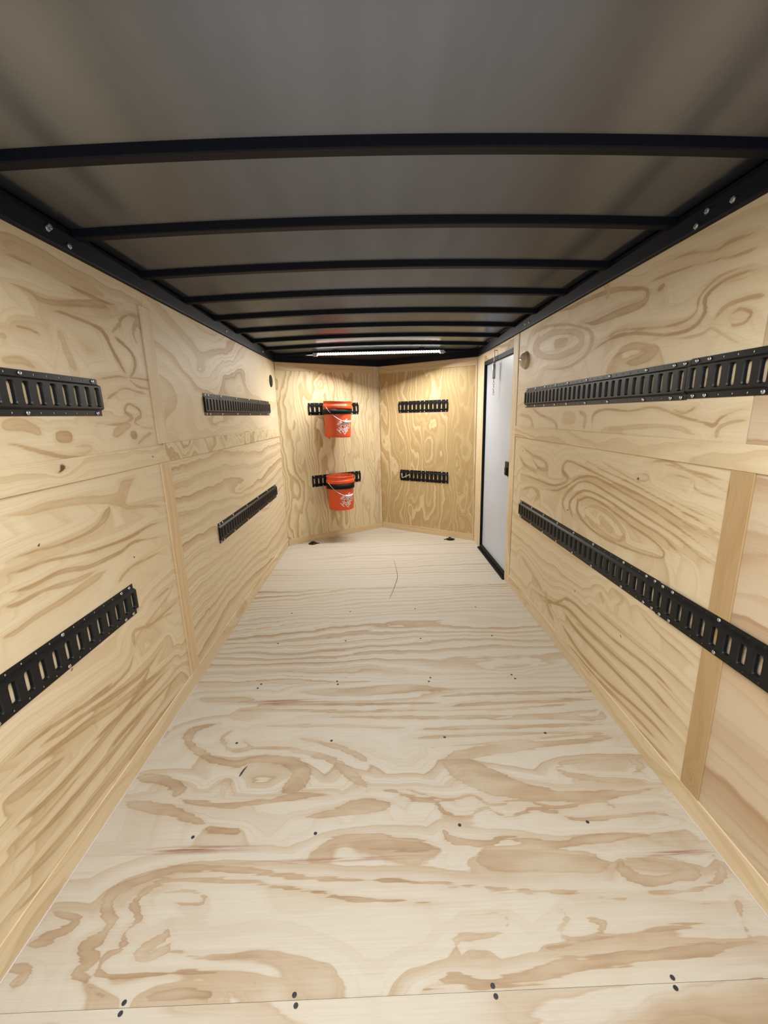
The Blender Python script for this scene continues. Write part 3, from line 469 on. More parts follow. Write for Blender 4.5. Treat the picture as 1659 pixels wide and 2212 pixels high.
GR_RIGHT_UP = [
    (0.7, [(-2.603, 1.907, 0.0099), (-2.336, 1.882, 0.011), (-2.188, 1.879, 0.0103), (-1.943, 1.859, 0.0098), (-1.765, 1.818, 0.0083), (-1.697, 1.794, 0.0086), (-1.71, 1.755, 0.0134), (-1.872, 1.755, 0.0152), (-2.085, 1.757, 0.0125), (-2.245, 1.797, 0.0078)]),
    (0.45, [(-2.769, 1.783, 0.0227), (-2.586, 1.799, 0.018), (-2.316, 1.761, 0.0148), (-2.191, 1.713, 0.0216), (-2.224, 1.671, 0.0202), (-2.446, 1.657, 0.0173), (-2.671, 1.686, 0.0178), (-2.822, 1.749, 0.0337), (-2.769, 1.783, 0.0384)]),
    (0.5, [(-2.528, 1.735, 0.0244), (-2.348, 1.715, 0.0226)]),
    (0.55, [(-2.894, 1.824, 0.0139), (-2.78, 1.855, 0.0092), (-2.473, 1.825, 0.0071), (-2.166, 1.749, 0.007), (-2.086, 1.689, 0.0144), (-2.144, 1.619, 0.0107), (-2.369, 1.586, 0.0077), (-2.686, 1.609, 0.0061)]),
    (0.8, [(-2.144, 1.617, 0.006), (-1.921, 1.661, 0.0064), (-1.734, 1.649, 0.0057), (-1.576, 1.615, 0.0058), (-1.448, 1.608, 0.0062), (-1.388, 1.643, 0.0071), (-1.391, 1.693, 0.0071), (-1.33, 1.72, 0.0053), (-1.249, 1.722, 0.0047), (-1.184, 1.708, 0.0041)]),
    (0.6, [(-1.905, 1.574, 0.0125), (-1.783, 1.604, 0.0159), (-1.669, 1.588, 0.0144), (-1.612, 1.566, 0.0216), (-1.714, 1.542, 0.0173), (-1.809, 1.547, 0.0125)]),
    (0.65, [(-1.991, 1.658, 0.0046), (-1.859, 1.683, 0.0036), (-1.629, 1.648, 0.003), (-1.493, 1.639, 0.003), (-1.427, 1.656, 0.0039), (-1.414, 1.704, 0.0039), (-1.334, 1.739, 0.0028), (-1.188, 1.729, 0.0028)]),
    (0.5, [(-1.527, 1.594, 0.0046), (-1.406, 1.584, 0.0044), (-1.351, 1.596, 0.0039), (-1.3, 1.567, 0.0035), (-1.196, 1.513, 0.0033)]),
    (0.75, [(-1.286, 1.62, 0.0039), (-1.252, 1.627, 0.0031), (-1.214, 1.609, 0.0031), (-1.228, 1.589, 0.004), (-1.268, 1.588, 0.0031), (-1.283, 1.606, 0.0032)]),
    (0.7, [(-1.348, 1.615, 0.0056), (-1.304, 1.648, 0.0059), (-1.224, 1.651, 0.0056), (-1.173, 1.643, 0.0042)]),
    (0.75, [(-1.701, 1.819, 0.0067), (-1.569, 1.814, 0.0048), (-1.411, 1.796, 0.0041), (-1.282, 1.776, 0.0038), (-1.198, 1.776, 0.0038)]),
    (0.6, [(-1.67, 1.868, 0.0031), (-1.494, 1.848, 0.0032), (-1.382, 1.819, 0.003), (-1.326, 1.823, 0.0052), (-1.235, 1.814, 0.0037)]),
    (0.8, [(-1.625, 1.778, 0.0101), (-1.603, 1.786, 0.01)]),
    (0.5, [(-2.036, 1.913, 0.0091), (-1.971, 1.867, 0.013), (-1.995, 1.846, 0.0172)]),
    (0.5, [(-2.122, 1.878, 0.008), (-2.028, 1.868, 0.0077)]),
    (0.6, [(-2.171, 1.356, 0.0077), (-2.094, 1.33, 0.0117), (-2.101, 1.263, 0.0142)]),
    (0.8, [(-2.017, 1.274, 0.013), (-2.012, 1.338, 0.0097), (-1.91, 1.361, 0.0054), (-1.737, 1.352, 0.0048), (-1.576, 1.363, 0.0043), (-1.435, 1.332, 0.004), (-1.317, 1.311, 0.0047), (-1.285, 1.306, 0.0056), (-1.254, 1.332, 0.0045), (-1.166, 1.361, 0.0035)]),
    (0.35, [(-2.346, 1.32, 0.0337), (-2.203, 1.321, 0.0316)]),
    (0.4, [(-1.923, 1.269, 0.011), (-1.668, 1.291, 0.0095), (-1.471, 1.296, 0.0082), (-1.345, 1.272, 0.0076)]),
    (0.6, [(-1.267, 1.266, 0.0066), (-1.266, 1.292, 0.0063), (-1.232, 1.313, 0.0053), (-1.159, 1.323, 0.0048)]),
    (0.6, [(-1.482, 1.355, 0.0035), (-1.413, 1.343, 0.0035), (-1.363, 1.365, 0.0037)]),
    (0.6, [(-2.828, 1.384, 0.0092), (-2.672, 1.339, 0.0082), (-2.458, 1.3, 0.008), (-2.405, 1.262, 0.0109)]),
    (0.5, [(-3.059, 1.339, 0.01), (-2.849, 1.317, 0.0111), (-2.778, 1.262, 0.0169)]),
    (0.4, [(-1.341, 1.708, 0.0028), (-1.298, 1.71, 0.0028), (-1.234, 1.705, 0.0028)]),
]

# ------------------------------------------------------------------ floor
mf1 = plywood('floor plywood near', *FL, K=9.0, A=5.0, fu=0.6, fv=1.6, seed=2.3, mottle=0.3, warp=0.05, contrast=0.60, drawn=0.034,
    streaks=[(-0.62, 1.085, 0.17, 0.012, RED), (0.92, 1.013, 0.10, 0.007, RED), (-0.16, 1.035, 0.24, 0.006, (0.30, 0.15, 0.10)), (-0.52, 1.80, 0.20, 0.012, RED)])
mf0 = plywood('floor plywood rear', *FL, K=6.0, A=8.0, fu=0.75, fv=1.9, seed=12.3, mottle=0.5)
mf2 = plywood('floor plywood middle', *FL, K=15.0, A=8.0, fu=0.6, fv=2.0, seed=5.7, warp=0.10, mottle=0.5, contrast=1.05, bumps=[(0.72, 2.02, 0.35, 0.07, 2.6), (0.15, 2.5, 0.5, 0.12, 1.5)])
mf3 = plywood('floor plywood front', *FL, K=15.0, A=6.5, fu=0.4, fv=1.5, seed=9.1, warp=0.08, mottle=0.6, contrast=0.75)
g = 0.0004
floor = struct(sheet('floor', [(XL - 0.03, YB), (XR + 0.03, YB), (XR + 0.03, 4.37), (AP.x, 5.06), (XL - 0.03, 4.39)], -0.045, -0.0195, M_SKIN))
p0 = sheet('plywood_sheet', [(XL - 0.01, YB), (XR + 0.01, YB), (XR + 0.01, 0.713 - g), (XL - 0.01, 0.713 - g)], -0.019, 0, mf0, floor)
p1 = figured_board('plywood_sheet', (0, 0, 0), (1, 0, 0), (0, 1, 0), XL - 0.01, XR + 0.01, 0.713 + g, 1.932 - g, mf1, floor, GR_FLOOR, 0.019)
p2 = sheet('plywood_sheet', [(XL - 0.01, 1.932 + g * .6), (XR + 0.01, 1.932 + g * .6), (XR + 0.01, 3.151), (XL - 0.01, 3.151)], -0.019, 0, mf2, floor)
p3 = sheet('plywood_sheet', [(XL - 0.01, 3.152), (XR + 0.01, 3.152), (XR + 0.01, RC.y), (AP.x, AP.y + 0.01), (XL - 0.01, LC.y)], -0.019, 0, mf3, floor)
def floor_screw(x, y, par):
    bm = bmesh.new(); add_lathe(bm, [(0.0058, -0.004), (0.0058, 0.0004), (0.0048, 0.0010), (0.0025, 0.0006)], 14, Matrix.Translation((x, y, 0)))
    return obj('screw', bm, M_DARKSCREW, par, True)
XS = (-0.642, -0.232, 0.247, 0.688)
for x in XS:
    floor_screw(x + random.uniform(-.006, .006), 0.7035, p0); floor_screw(x + random.uniform(-.006, .006), 0.7225, p1)
for y, par in ((1.128, p1), (1.533, p1), (1.915, p1), (1.948, p2), (2.345, p2), (2.75, p2)):
    for x in XS: floor_screw(x + random.uniform(-.012, .012), y + random.uniform(-.006, .006), par)

# ------------------------------------------------------------------ walls
Xp, Yp, Zp = Vector((1, 0, 0)), Vector((0, 1, 0)), Vector((0, 0, 1))
OL = (XL, 0, 0); OR = (XR, 0, 0)
# left wall: u = +y, v = +z  (normal +x);   right wall: u = -y, v = +z  (normal -x)
wall_l = struct(board('wall_left', OL, Yp, Zp, YB, LC.y + .005, -0.04, 1.98, M_SKIN, proud=-0.0135, thick=0.03, bev=0))
ml1 = plywood('left wall lower near', *WL, K=11.0, A=4.5, fu=0.4, fv=1.4, seed=21.0, mottle=0.4, warp=0.02, contrast=0.60, drawn=0.010, soft=0.0032, dk=1.2, knots=[(1.18, 1.02, .0045), (1.33, 0.62, .004), (1.20, 0.60, .004), (1.62, 0.83, .004)])
ml2 = plywood('left wall lower far', *WL, K=13.0, A=6.0, fu=0.45, fv=1.6, seed=24.0, mottle=0.35, warp=0.02, bumps=[(3.0, 0.87, 0.35, 0.05, 2.0), (3.7, 0.60, 0.3, 0.12, 1.6)])
ml3 = plywood('left wall upper near', *WL, K=7.0, A=5.0, fu=0.6, fv=1.6, seed=27.5, mottle=0.35, warp=0.015, contrast=0.50, drawn=0.012, soft=0.0035, dk=1.3)
ml4 = plywood('left wall upper far', *WL, K=5.0, A=7.0, fu=0.8, fv=1.8, seed=31.2, mottle=0.5, warp=0.015, bumps=[(2.5, 1.63, 0.16, 0.09, 1.8), (2.7, 1.36, 0.3, 0.06, 1.8)])
figured_board('plywood_panel', OL, Yp, Zp, YB, 1.958, 0.0, 1.213, ml1, wall_l, GR_LEFT_LOW)
board('plywood_panel', OL, Yp, Zp, 1.960, LC.y - .001, 0.0, 1.213, ml2, wall_l)
figured_board('plywood_panel', OL, Yp, Zp, YB, 1.963, 1.215, ZC, ml3, wall_l, GR_LEFT_UP)
board('plywood_panel', OL, Yp, Zp, 1.965, LC.y - .001, 1.215, ZC, ml4, wall_l)
mt1 = plywood('strip wood near', (0.69, 0.580, 0.390), (0.590, 0.460, 0.275), (0.47, 0.325, 0.170), K=22, A=4, fu=0.6, fv=3, seed=41, knots=[(1.312, 1.226, 0.013), (1.86, 1.21, 0.005)], bumps=[(1.31, 1.226, .12, .03, 1.5)], warp=.02)
mt2 = plywood('strip wood curly', (0.69, 0.585, 0.385), (0.545, 0.415, 0.235), (0.43, 0.295, 0.145), K=2, A=9, fu=3.4, fv=3, seed=47, warp=.01, mottle=0.2)
mt3 = plywood('batten wood', (0.671, 0.512, 0.305), (0.573, 0.403, 0.213), (0.464, 0.293, 0.134), K=26, A=4, fu=0.7, fv=3, seed=53, warp=.02)
mt4 = plywood('amber batten wood', (0.455, 0.315, 0.160), (0.385, 0.245, 0.105), (0.29, 0.160, 0.060), K=18, A=6, fu=0.9, fv=4, seed=58, warp=.02, bumps=[(0.135, 0.0, .05, .03, 2.5), (0.66, 0.0, 0.04, .03, 1.5)], mottle=0.2)
mt5 = plywood('strip wood pale', (0.70, 0.575, 0.385), (0.575, 0.435, 0.255), (0.45, 0.310, 0.165), K=9, A=6, fu=0.8, fv=4, seed=62, warp=.02)
PR = 0.006
struct(board('trim_1', OL, Yp, Zp, YB, 1.966, 1.175, 1.253, mt1, proud=PR, thick=PR))
struct(board('trim_2', OL, Yp, Zp, 1.967, LC.y - .012, 1.175, 1.259, mt2, proud=PR, thick=PR))
struct(board('trim_3', OL, Yp, Zp, 1.918, 2.008, 0.087, 1.1745, mt3, grain='v', proud=PR, thick=PR, off=(0, -1.96)))
struct(board('trim_4', OL, Yp, Zp, 1.928, 2.016, 1.2595, 1.84, mt5, grain='v', proud=PR, thick=PR, off=(0, -1.96)))
struct(board('baseboard_left', OL, Yp, Zp, YB, LC.y - .012, 0.0, 0.086, mt5, proud=PR, thick=PR))
# right wall
def RB(name, y0, y1, z0, z1, m, par=None, **k): return board(name, OR, -Yp, Zp, -y1, -y0, z0, z1, m, par, **k)
wall_r = RB('wall_right', YB, Y1 - .005, -0.04, 1.98, M_SKIN, proud=-0.0135, thick=0.03, bev=0); struct(wall_r)
mr1 = plywood('right wall lower', *WL, K=13.0, A=4.0, fu=0.4, fv=1.4, seed=71.0, mottle=0.3, warp=0.02, contrast=0.55, drawn=0.009, soft=0.0032, dk=1.3, knots=[(-2.20, 0.83, .006), (-1.62, 1.09, .006), (-2.95, 1.09, .006), (-2.05, 0.42, .005), (-1.62, 0.40, .005)])
mr0 = plywood('right wall lower rear', (0.585, 0.47, 0.33), (0.50, 0.37, 0.24), (0.42, 0.28, 0.17), K=6.0, A=5.0, fu=0.4, fv=1.5, seed=75.0, mottle=0.2, warp=0.02)
mr2 = plywood('right wall upper', *WL, K=7.0, A=5.0, fu=0.6, fv=1.6, seed=79.4, mottle=0.3, warp=0.015, contrast=0.50, drawn=0.012, soft=0.0035, dk=1.3)
RB('plywood_panel', YB, 1.148, 0, 1.213, mr0, wall_r); figured_board('plywood_panel', OR, -Yp, Zp, -(Y1 - .124), -1.150, 0, 1.213, mr1, wall_r, GR_RIGHT_LOW)
RB('plywood_panel', YB, 1.160, 1.215, ZC, mr0, wall_r); figured_board('plywood_panel', OR, -Yp, Zp, -(Y1 - .124), -1.1625, 1.215, ZC, mr2, wall_r, GR_RIGHT_UP)
struct(RB('trim_5', YB, 3.132, 1.181, 1.257, mt5, proud=PR, thick=PR))
struct(RB('trim_6', 1.110, 1.190, 0.0875, 1.1805, mt4, grain='v', proud=PR, thick=PR, off=(0, 1.15)))
struct(RB('baseboard_right', YB, Y1 - .118, 0.0, 0.087, mt5, proud=PR, thick=PR))
# door surround: jamb board near, header, post at the front corner
struct(RB('trim_7', 3.126, Y1, 0.0, ZC, mt5, grain='v', proud=0.003, thick=0.055))
struct(RB('trim_8', Y1 + .0005, Y0 - .0005, ZD, ZC, mt5, proud=0.0, thick=0.055))
struct(RB('trim_9', Y0, RC.y - .002, 0.0, ZC, mt5, grain='v', proud=0.0, thick=0.055))
# side door
DX = XR + 0.022
bm = bmesh.new(); add_box(bm, (DX + 0.018, (Y0 + Y1) / 2, ZD / 2), (0.036, Y0 - Y1, ZD))
door = struct(obj('door_1', bm, M_WHITE))
bm = bmesh.new()
for (y0, y1, z0, z1) in ((Y0 - 0.022, Y0, 0, ZD), (Y1, Y0 - .022, ZD - 0.034, ZD), (Y1, Y0 - .022, 0, 0.042)):
    add_box(bm, ((XR + DX) / 2 + .001, (y0 + y1) / 2, (z0 + z1) / 2), (DX - XR + .002, y1 - y0, z1 - z0))
add_box(bm, (XR - 0.010, (Y0 + Y1) / 2, 0.0055), (0.022, Y0 - Y1 + .01, 0.011))
obj('door_frame', bm, M_RUBBER, door)
bm = bmesh.new(); add_box(bm, (DX - 0.010, 3.318, 0.915), (0.020, 0.085, 0.112)); bevel(bm, 0.004)
lt = obj('door_latch', bm, M_BLACK, door)
bm = bmesh.new(); add_box(bm, (DX - 0.024, 3.318, 0.895), (0.008, 0.050, 0.060)); bevel(bm, 0.003)
obj('latch_paddle', bm, M_RUBBER, lt)

# front V: left nose panel and right nose panel (seen from inside: u to the right would be LC->AP; normal points back at the camera)
uL = (AP - LC).normalized(); LL = (AP - LC).length; uR = (RC - AP).normalized(); LR = (RC - AP).length
nL = Vector((uL.y, -uL.x, 0)); nR = Vector((uR.y, -uR.x, 0))
wall_f = struct(board('wall_front', LC, uL, Zp, 0.0, LL + .01, -0.04, 1.98, M_SKIN, proud=-0.0135, thick=0.03, bev=0))
wf2 = struct(board('wall_front_right', AP, uR, Zp, 0.0, LR, -0.04, 1.98, M_SKIN, proud=-0.0135, thick=0.03, bev=0))
mn1 = plywood('nose plywood left', *NO, K=15.0, A=13.0, fu=1.0, fv=3.4, seed=91.0, mottle=0.3, warp=0.03, bumps=[(1.70, 0.50, 0.10, 0.10, 2.0), (0.9, 0.20, 0.20, 0.07, 2.0), (0.85, 0.75, 0.25, 0.08, 1.8)])
mn2 = plywood('nose plywood right', (0.475, 0.335, 0.155), (0.55, 0.410, 0.205), (0.700, 0.570, 0.340), K=14.0, A=14.0, fu=1.0, fv=3.4, seed=96.6, mottle=0.15, warp=0.03, contrast=1.25,
    bumps=[(1.20, 0.65, 0.26, 0.10, -3.2), (0.95, 0.62, 0.20, 0.10, 2.6), (0.80, 0.98, 0.28, 0.09, 3.0), (0.75, 0.42, 0.22, 0.07, 2.4), (0.26, 0.40, 0.12, 0.05, 2.0)])
board('plywood_panel', LC, uL, Zp, 0.0, LL - .001, 0, ZC, mn1, wall_f, grain='v')
board('plywood_panel', AP, uR, Zp, 0.0, LR - .001, 0, ZC, mn2, wf2, grain='v')
struct(board('baseboard_front', LC, uL, Zp, 0.006, LL - .004, 0.0, 0.066, mt3, proud=PR, thick=PR))
struct(board('baseboard_front_right', AP, uR, Zp, 0.004, LR - .004, 0.0, 0.070, mt3, proud=PR, thick=PR))
struct(board('trim_10', LC, uL, Zp, 0.006, LL - 0.085, 1.822, ZC, mt3, proud=PR, thick=PR))
struct(board('trim_11', AP, uR, Zp, 0.006, LR - .004, 1.822, ZC, mt3, proud=PR, thick=PR))
struct(board('trim_12', LC, uL, Zp, LL - 0.084, LL - .004, 0.0665, ZC, mt5, grain='v', proud=PR, thick=PR))
struct(board('trim_13', AP, uR, Zp, LR - 0.022, LR - .004, 0.0705, 1.8215, mt5, grain='v', proud=PR, thick=PR))
# pale edges where the walls meet the floor
struct(sheet('trim_14', [(XL + PR, YB), (XL + PR + .004, YB), (XL + PR + .0025, 1.95), (XL + PR, 1.95)], 0.0002, 0.004, M_CAULK))
struct(sheet('trim_15', [(XR - PR - .004, YB), (XR - PR, YB), (XR - PR, 1.22), (XR - PR - .002, 1.22)], 0.0002, 0.004, M_CAULK))

# ------------------------------------------------------------------ roof: arched sheet, bows, top rails
bm = bmesh.new(); xs = [XL - .03 + (XR - XL + .06) * i / 24 for i in range(25)]
rows = []
for y in (YB, 4.36):
    rows.append([bm.verts.new((x, y, ROOF(x))) for x in xs])
fr = []
for x in xs:
    yy = (LC.y + (AP.y - LC.y) * (x - LC.x) / (AP.x - LC.x)) if x < AP.x else (AP.y + (RC.y - AP.y) * (x - AP.x) / (RC.x - AP.x))
    fr.append(bm.verts.new((x, max(4.362, yy + .02), ROOF(x))))
rows.append(fr)
for a, b in zip(rows, rows[1:]):
    for i in range(24): bm.faces.new((a[i], b[i], b[i + 1], a[i + 1]))
r = bmesh.ops.extrude_face_region(bm, geom=bm.faces[:])
for v in [e for e in r['geom'] if isinstance(e, bmesh.types.BMVert)]: v.co.z += 0.006
fixn(bm)
ceiling = struct(obj('ceiling', bm, M_ROOF, None, True))
def bow(y):
    bm = bmesh.new(); n = 28; secs = []
    for i in range(n + 1):
        x = XL + .004 + (XR - XL - .008) * i / n; z = ROOF(x) - 0.0005; zz = z - 0.0265
        secs.append([bm.verts.new(c) for c in ((x, y, z), (x, y, zz + .003), (x, y + .003, zz), (x, y + .032, zz), (x, y + .035, zz + .003), (x, y + .035, z))])
    for a, b in zip(secs, secs[1:]):
        for k in range(6): bm.faces.new((a[k], a[(k + 1) % 6], b[(k + 1) % 6], b[k]))
    bm.faces.new(secs[0]); bm.faces.new(secs[-1][::-1]); fixn(bm)
    return obj('roof_bow', bm, M_TUBE, ceiling)
BOWS = [1.1453 + 0.406 * k for k in range(-4, 9)]
for y in BOWS: bow(y)
def rail(o, ud, L, nm='top_rail'):
    ud = Vector(ud).normalized(); nd = ud.cross(Zp)      # into the room
    bm = bmesh.new(); add_box(bm, (L / 2, 1.899 + 0.036, -0.008), (L, 0.071, 0.05)); bevel(bm, 0.004)
    bm.transform(frame(Vector(o), ud, Zp, nd)); return obj(nm, bm, M_TUBE, ceiling)
rl = rail((XL, YB, 0), Yp, LC.y - YB); rr = rail((XR, RC.y, 0), -Yp, RC.y - YB)
rail(LC, uL, LL); rail(AP, uR, LR)
bm = bmesh.new(); k = 0.985
pl_ = [(LC.x * k, LC.y + .075), (AP.x, AP.y - .004), (RC.x * k, RC.y + .075)]
lo = [bm.verts.new((x, y, 1.955)) for x, y in pl_]; hi = [bm.verts.new((x, y, 1.961)) for x, y in pl_]
bm.faces.new(lo[::-1]); bm.faces.new(hi)
for i in range(3): bm.faces.new((lo[i], lo[(i + 1) % 3], hi[(i + 1) % 3], hi[i]))
fixn(bm); obj('nose_plate', bm, M_TUBE, ceiling)
# gusset angle along each top rail, under the bow ends
def bolt(p, nd, par, r=0.011, h=0.006):
    nd = Vector(nd).normalized(); a = nd.orthogonal().normalized(); b = nd.cross(a)
    bm = bmesh.new(); add_lathe(bm, [(r * 1.35, 0), (r * 1.35, h * .35), (r, h * .36), (r, h * .8), (r * .7, h)], 6, frame(Vector(p), a, b, nd))
    return obj('bolt', bm, M_ZINC, par)
for y, z in ((1.436, 1.934), (1.523, 1.917), (1.447, 1.943), (2.98, 1.93), (3.9, 1.93)): bolt((XL + .017, y, z), (1, 0, 0), rl, 0.007)
for y, z in ((1.411, 1.936), (1.315, 1.924), (1.45, 1.911), (2.98, 1.93), (2.90, 1.925)): bolt((XR - .017, y, z), (-1, 0, 0), rr, 0.007)

# ------------------------------------------------------------------ E-track rails
PITCH = 0.0508; TH = 0.126
def etrack_mesh(n, holes=True):
    L = n * PITCH; bm = bmesh.new()
    F0, F1, D0, D1 = 0.018, 0.025, 0.0020, 0.0130
    def ring_rect(x0, x1, y0, y1):
        xm, ym = (x0 + x1) / 2, (y0 + y1) / 2
        pts = []
        for (ax, ay), (bx, by) in (((x1, ym), (x1, y1)), ((x1, y1), (xm, y1)), ((xm, y1), (x0, y1)), ((x0, y1), (x0, ym)), ((x0, ym), (x0, y0)), ((x0, y0), (xm, y0)), ((xm, y0), (x1, y0)), ((x1, y0), (x1, ym))):
            pts += [(ax, ay), ((ax + bx) / 2, (ay + by) / 2)]
        return pts
    def fill(rect, hole, z, lip, hole_in=None):
        A = [bm.verts.new((x, y, z)) for x, y in rect]; B = [bm.verts.new((x, y, z)) for x, y in hole]; N = len(A)
        for i in range(N): bm.faces.new((A[i], A[(i + 1) % N], B[(i + 1) % N], B[i]))
        cx = sum(p[0] for p in hole) / N; cy = sum(p[1] for p in hole) / N
        Cc = [bm.verts.new((cx + (x - cx) * .80, cy + (y - cy) * .95, z - lip * .30)) for x, y in hole]
        Dd = [bm.verts.new((cx + (x - cx) * .62, cy + (y - cy) * .90, z - lip)) for x, y in hole]
        for P, Q in ((B, Cc), (Cc, Dd)):
            for i in range(N): bm.faces.new((P[i], P[(i + 1) % N], Q[(i + 1) % N], Q[i]))
    def slot(cx, cy, hw, hh):
        pts = []; r = hw
        for k in range(16):
            a = 2 * PI * k / 16; x = hw * math.copysign(abs(math.cos(a)) ** .40, math.cos(a)); y = hh * math.copysign(abs(math.sin(a)) ** .32, math.sin(a))
            pts.append((cx + x, cy + y))
        return pts
    def quad(y0, z0, y1, z1, x0, x1):
        xm = (x0 + x1) / 2; xs_ = [x0, (x0 + xm) / 2, xm, (x1 + xm) / 2, x1]
        a = [bm.verts.new((x, y0, z0)) for x in xs_]; b = [bm.verts.new((x, y1, z1)) for x in xs_]
        for i in range(4): bm.faces.new((a[i], a[i + 1], b[i + 1], b[i]))
    for k in range(n):
        x0, x1 = k * PITCH, (k + 1) * PITCH; xm = (x0 + x1) / 2
        fill(ring_rect(x0, x1, F1, TH - F1), slot(xm, TH / 2, 0.0136, 0.0330), D1, 0.0100)
        for y0, y1 in ((0, F0), (TH - F0, TH)):
            fill(ring_rect(x0, x1, y0, y1), [(xm + .0036 * math.cos(2 * PI * i / 16), (y0 + y1) / 2 + .0036 * math.sin(2 * PI * i / 16)) for i in range(16)], D0, 0.0016)
        quad(F0, D0, F1, D1, x0, x1); quad(TH - F1, D1, TH - F0, D0, x0, x1)
        quad(0, 0, 0, D0, x0, x1); quad(TH, D0, TH, 0, x0, x1)
    for x in (0, L):                                        # closed ends
        vs = [bm.verts.new((x, y, z)) for y, z in ((0, 0), (0, D0), (F0, D0), (F1, D1), (TH - F1, D1), (TH - F0, D0), (TH, D0), (TH, 0))]
        bm.faces.new(vs)
    bmesh.ops.remove_doubles(bm, verts=bm.verts[:], dist=1e-5); fixn(bm)
    me = bpy.data.meshes.new('etrack'); bm.to_mesh(me); bm.free(); me.materials.append(M_BLACK); return me
ET30, ET12 = etrack_mesh(30), etrack_mesh(12)
bm = bmesh.new(); add_lathe(bm, [(0.0068, 0.0), (0.0066, 0.0018), (0.0048, 0.0036), (0.0022, 0.0042)], 12)
ME_SCREW = bpy.data.meshes.new('screw'); bm.to_mesh(ME_SCREW); bm.free(); ME_SCREW.materials.append(M_ZINC)
for p in ME_SCREW.polygons: p.use_smooth = True
def etrack(o, ud, n, label, group, screws):
    ud = Vector(ud).normalized(); nd = ud.cross(Zp)
    t = empty('cargo_track', frame(Vector(o), ud, Zp, nd)); tag(t, label, 'tie-down track', group)
    link(bpy.data.objects.new('slotted_rail', ET30 if n == 30 else ET12), t)
    for k in screws:
        for y in (0.009, TH - 0.009):
            s = link(bpy.data.objects.new('screw', ME_SCREW), t); s.location = ((k + .5) * PITCH, y, 0.0021)
    return t
ZU, ZL_ = 1.511 - TH, 0.7355 - TH
SIDE = 'long black slotted tracks on the side walls'; NOSE = 'short black slotted tracks on the front walls'
s30 = (0, 1, 5, 11, 17, 23, 28, 29)
etrack((XL, 1.566 - 30 * PITCH, ZU), Yp, 30, 'upper black slotted track on the left wall, near piece cut by the left picture edge', SIDE, (0, 6, 11, 17, 23, 29))
etrack((XL, 2.500, ZU), Yp, 30, 'upper black slotted track on the left wall, far piece near the round black vent', SIDE, s30)
etrack((XL, 1.568 - 30 * PITCH, ZL_), Yp, 30, 'lower black slotted track on the left wall, near piece cut by the picture edge', SIDE, (0, 6, 11, 17, 22, 28, 29))
etrack((XL, 2.494, ZL_), Yp, 30, 'lower black slotted track on the left wall, far piece towards the front corner', SIDE, s30)
etrack((XR, 2.938, ZU), -Yp, 30, 'upper black slotted track on the right wall, far piece beginning beside the door', SIDE, (0, 3, 6, 9, 12, 16, 20, 25, 28, 29))
etrack((XR, 2.938 - 30 * PITCH - .002, ZU + .003), -Yp, 30, 'upper black slotted track on the right wall, near piece running off the right picture edge', SIDE, (0, 1, 5, 11, 17, 23, 29))
etrack((XR, 2.946, ZL_), -Yp, 30, 'lower black slotted track on the right wall, far piece beginning beside the door', SIDE, (0, 4, 8, 12, 16, 20, 25, 28, 29))
etrack((XR - PR, 2.946 - 30 * PITCH - .002, ZL_ + .001), -Yp, 30, 'lower black slotted track on the right wall, near piece crossing the amber batten', SIDE, (0, 1, 5, 11, 17, 23, 29))
s12 = (0, 2, 5, 6, 10, 11)
TG = etrack(LC + uL * 0.333 + Zp * (1.504 - TH), uL, 12, 'short black track on the front left panel behind the upper orange bucket', NOSE, s12)
THk = etrack(LC + uL * 0.327 + Zp * (0.733 - TH), uL, 12, 'short black track on the front left panel behind the lower orange bucket', NOSE, s12)
TI = etrack(AP + uR * 0.264 + Zp * (1.504 - TH), uR, 12, 'short black track on the front right panel, the upper of the two bare ones', NOSE, s12)
TJ = etrack(AP + uR * 0.273 + Zp * (0.733 - TH), uR, 12, 'lower short black track on the front right panel, pale cord across its slots', NOSE, (2, 5, 6, 10, 11))
# pale cord across three slots of the lower right front track
bm = bmesh.new(); o = AP + uR * 0.273 + Zp * (0.733 - TH)
pts = [o + uR * a + Zp * b + nR * c for a, b, c in ((.026, .088, .0155), (.027, .060, .0165), (.031, .036, .0165), (.050, .037, .0165), (.078, .052, .0165), (.108, .062, .0165), (.128, .076, .0155))]
add_tube(bm, pts, 0.0038, 8)
tag(obj('cord', bm, M_CORD, None, True), 'short pale cord running across the first slots of the lower right front track', 'cord')

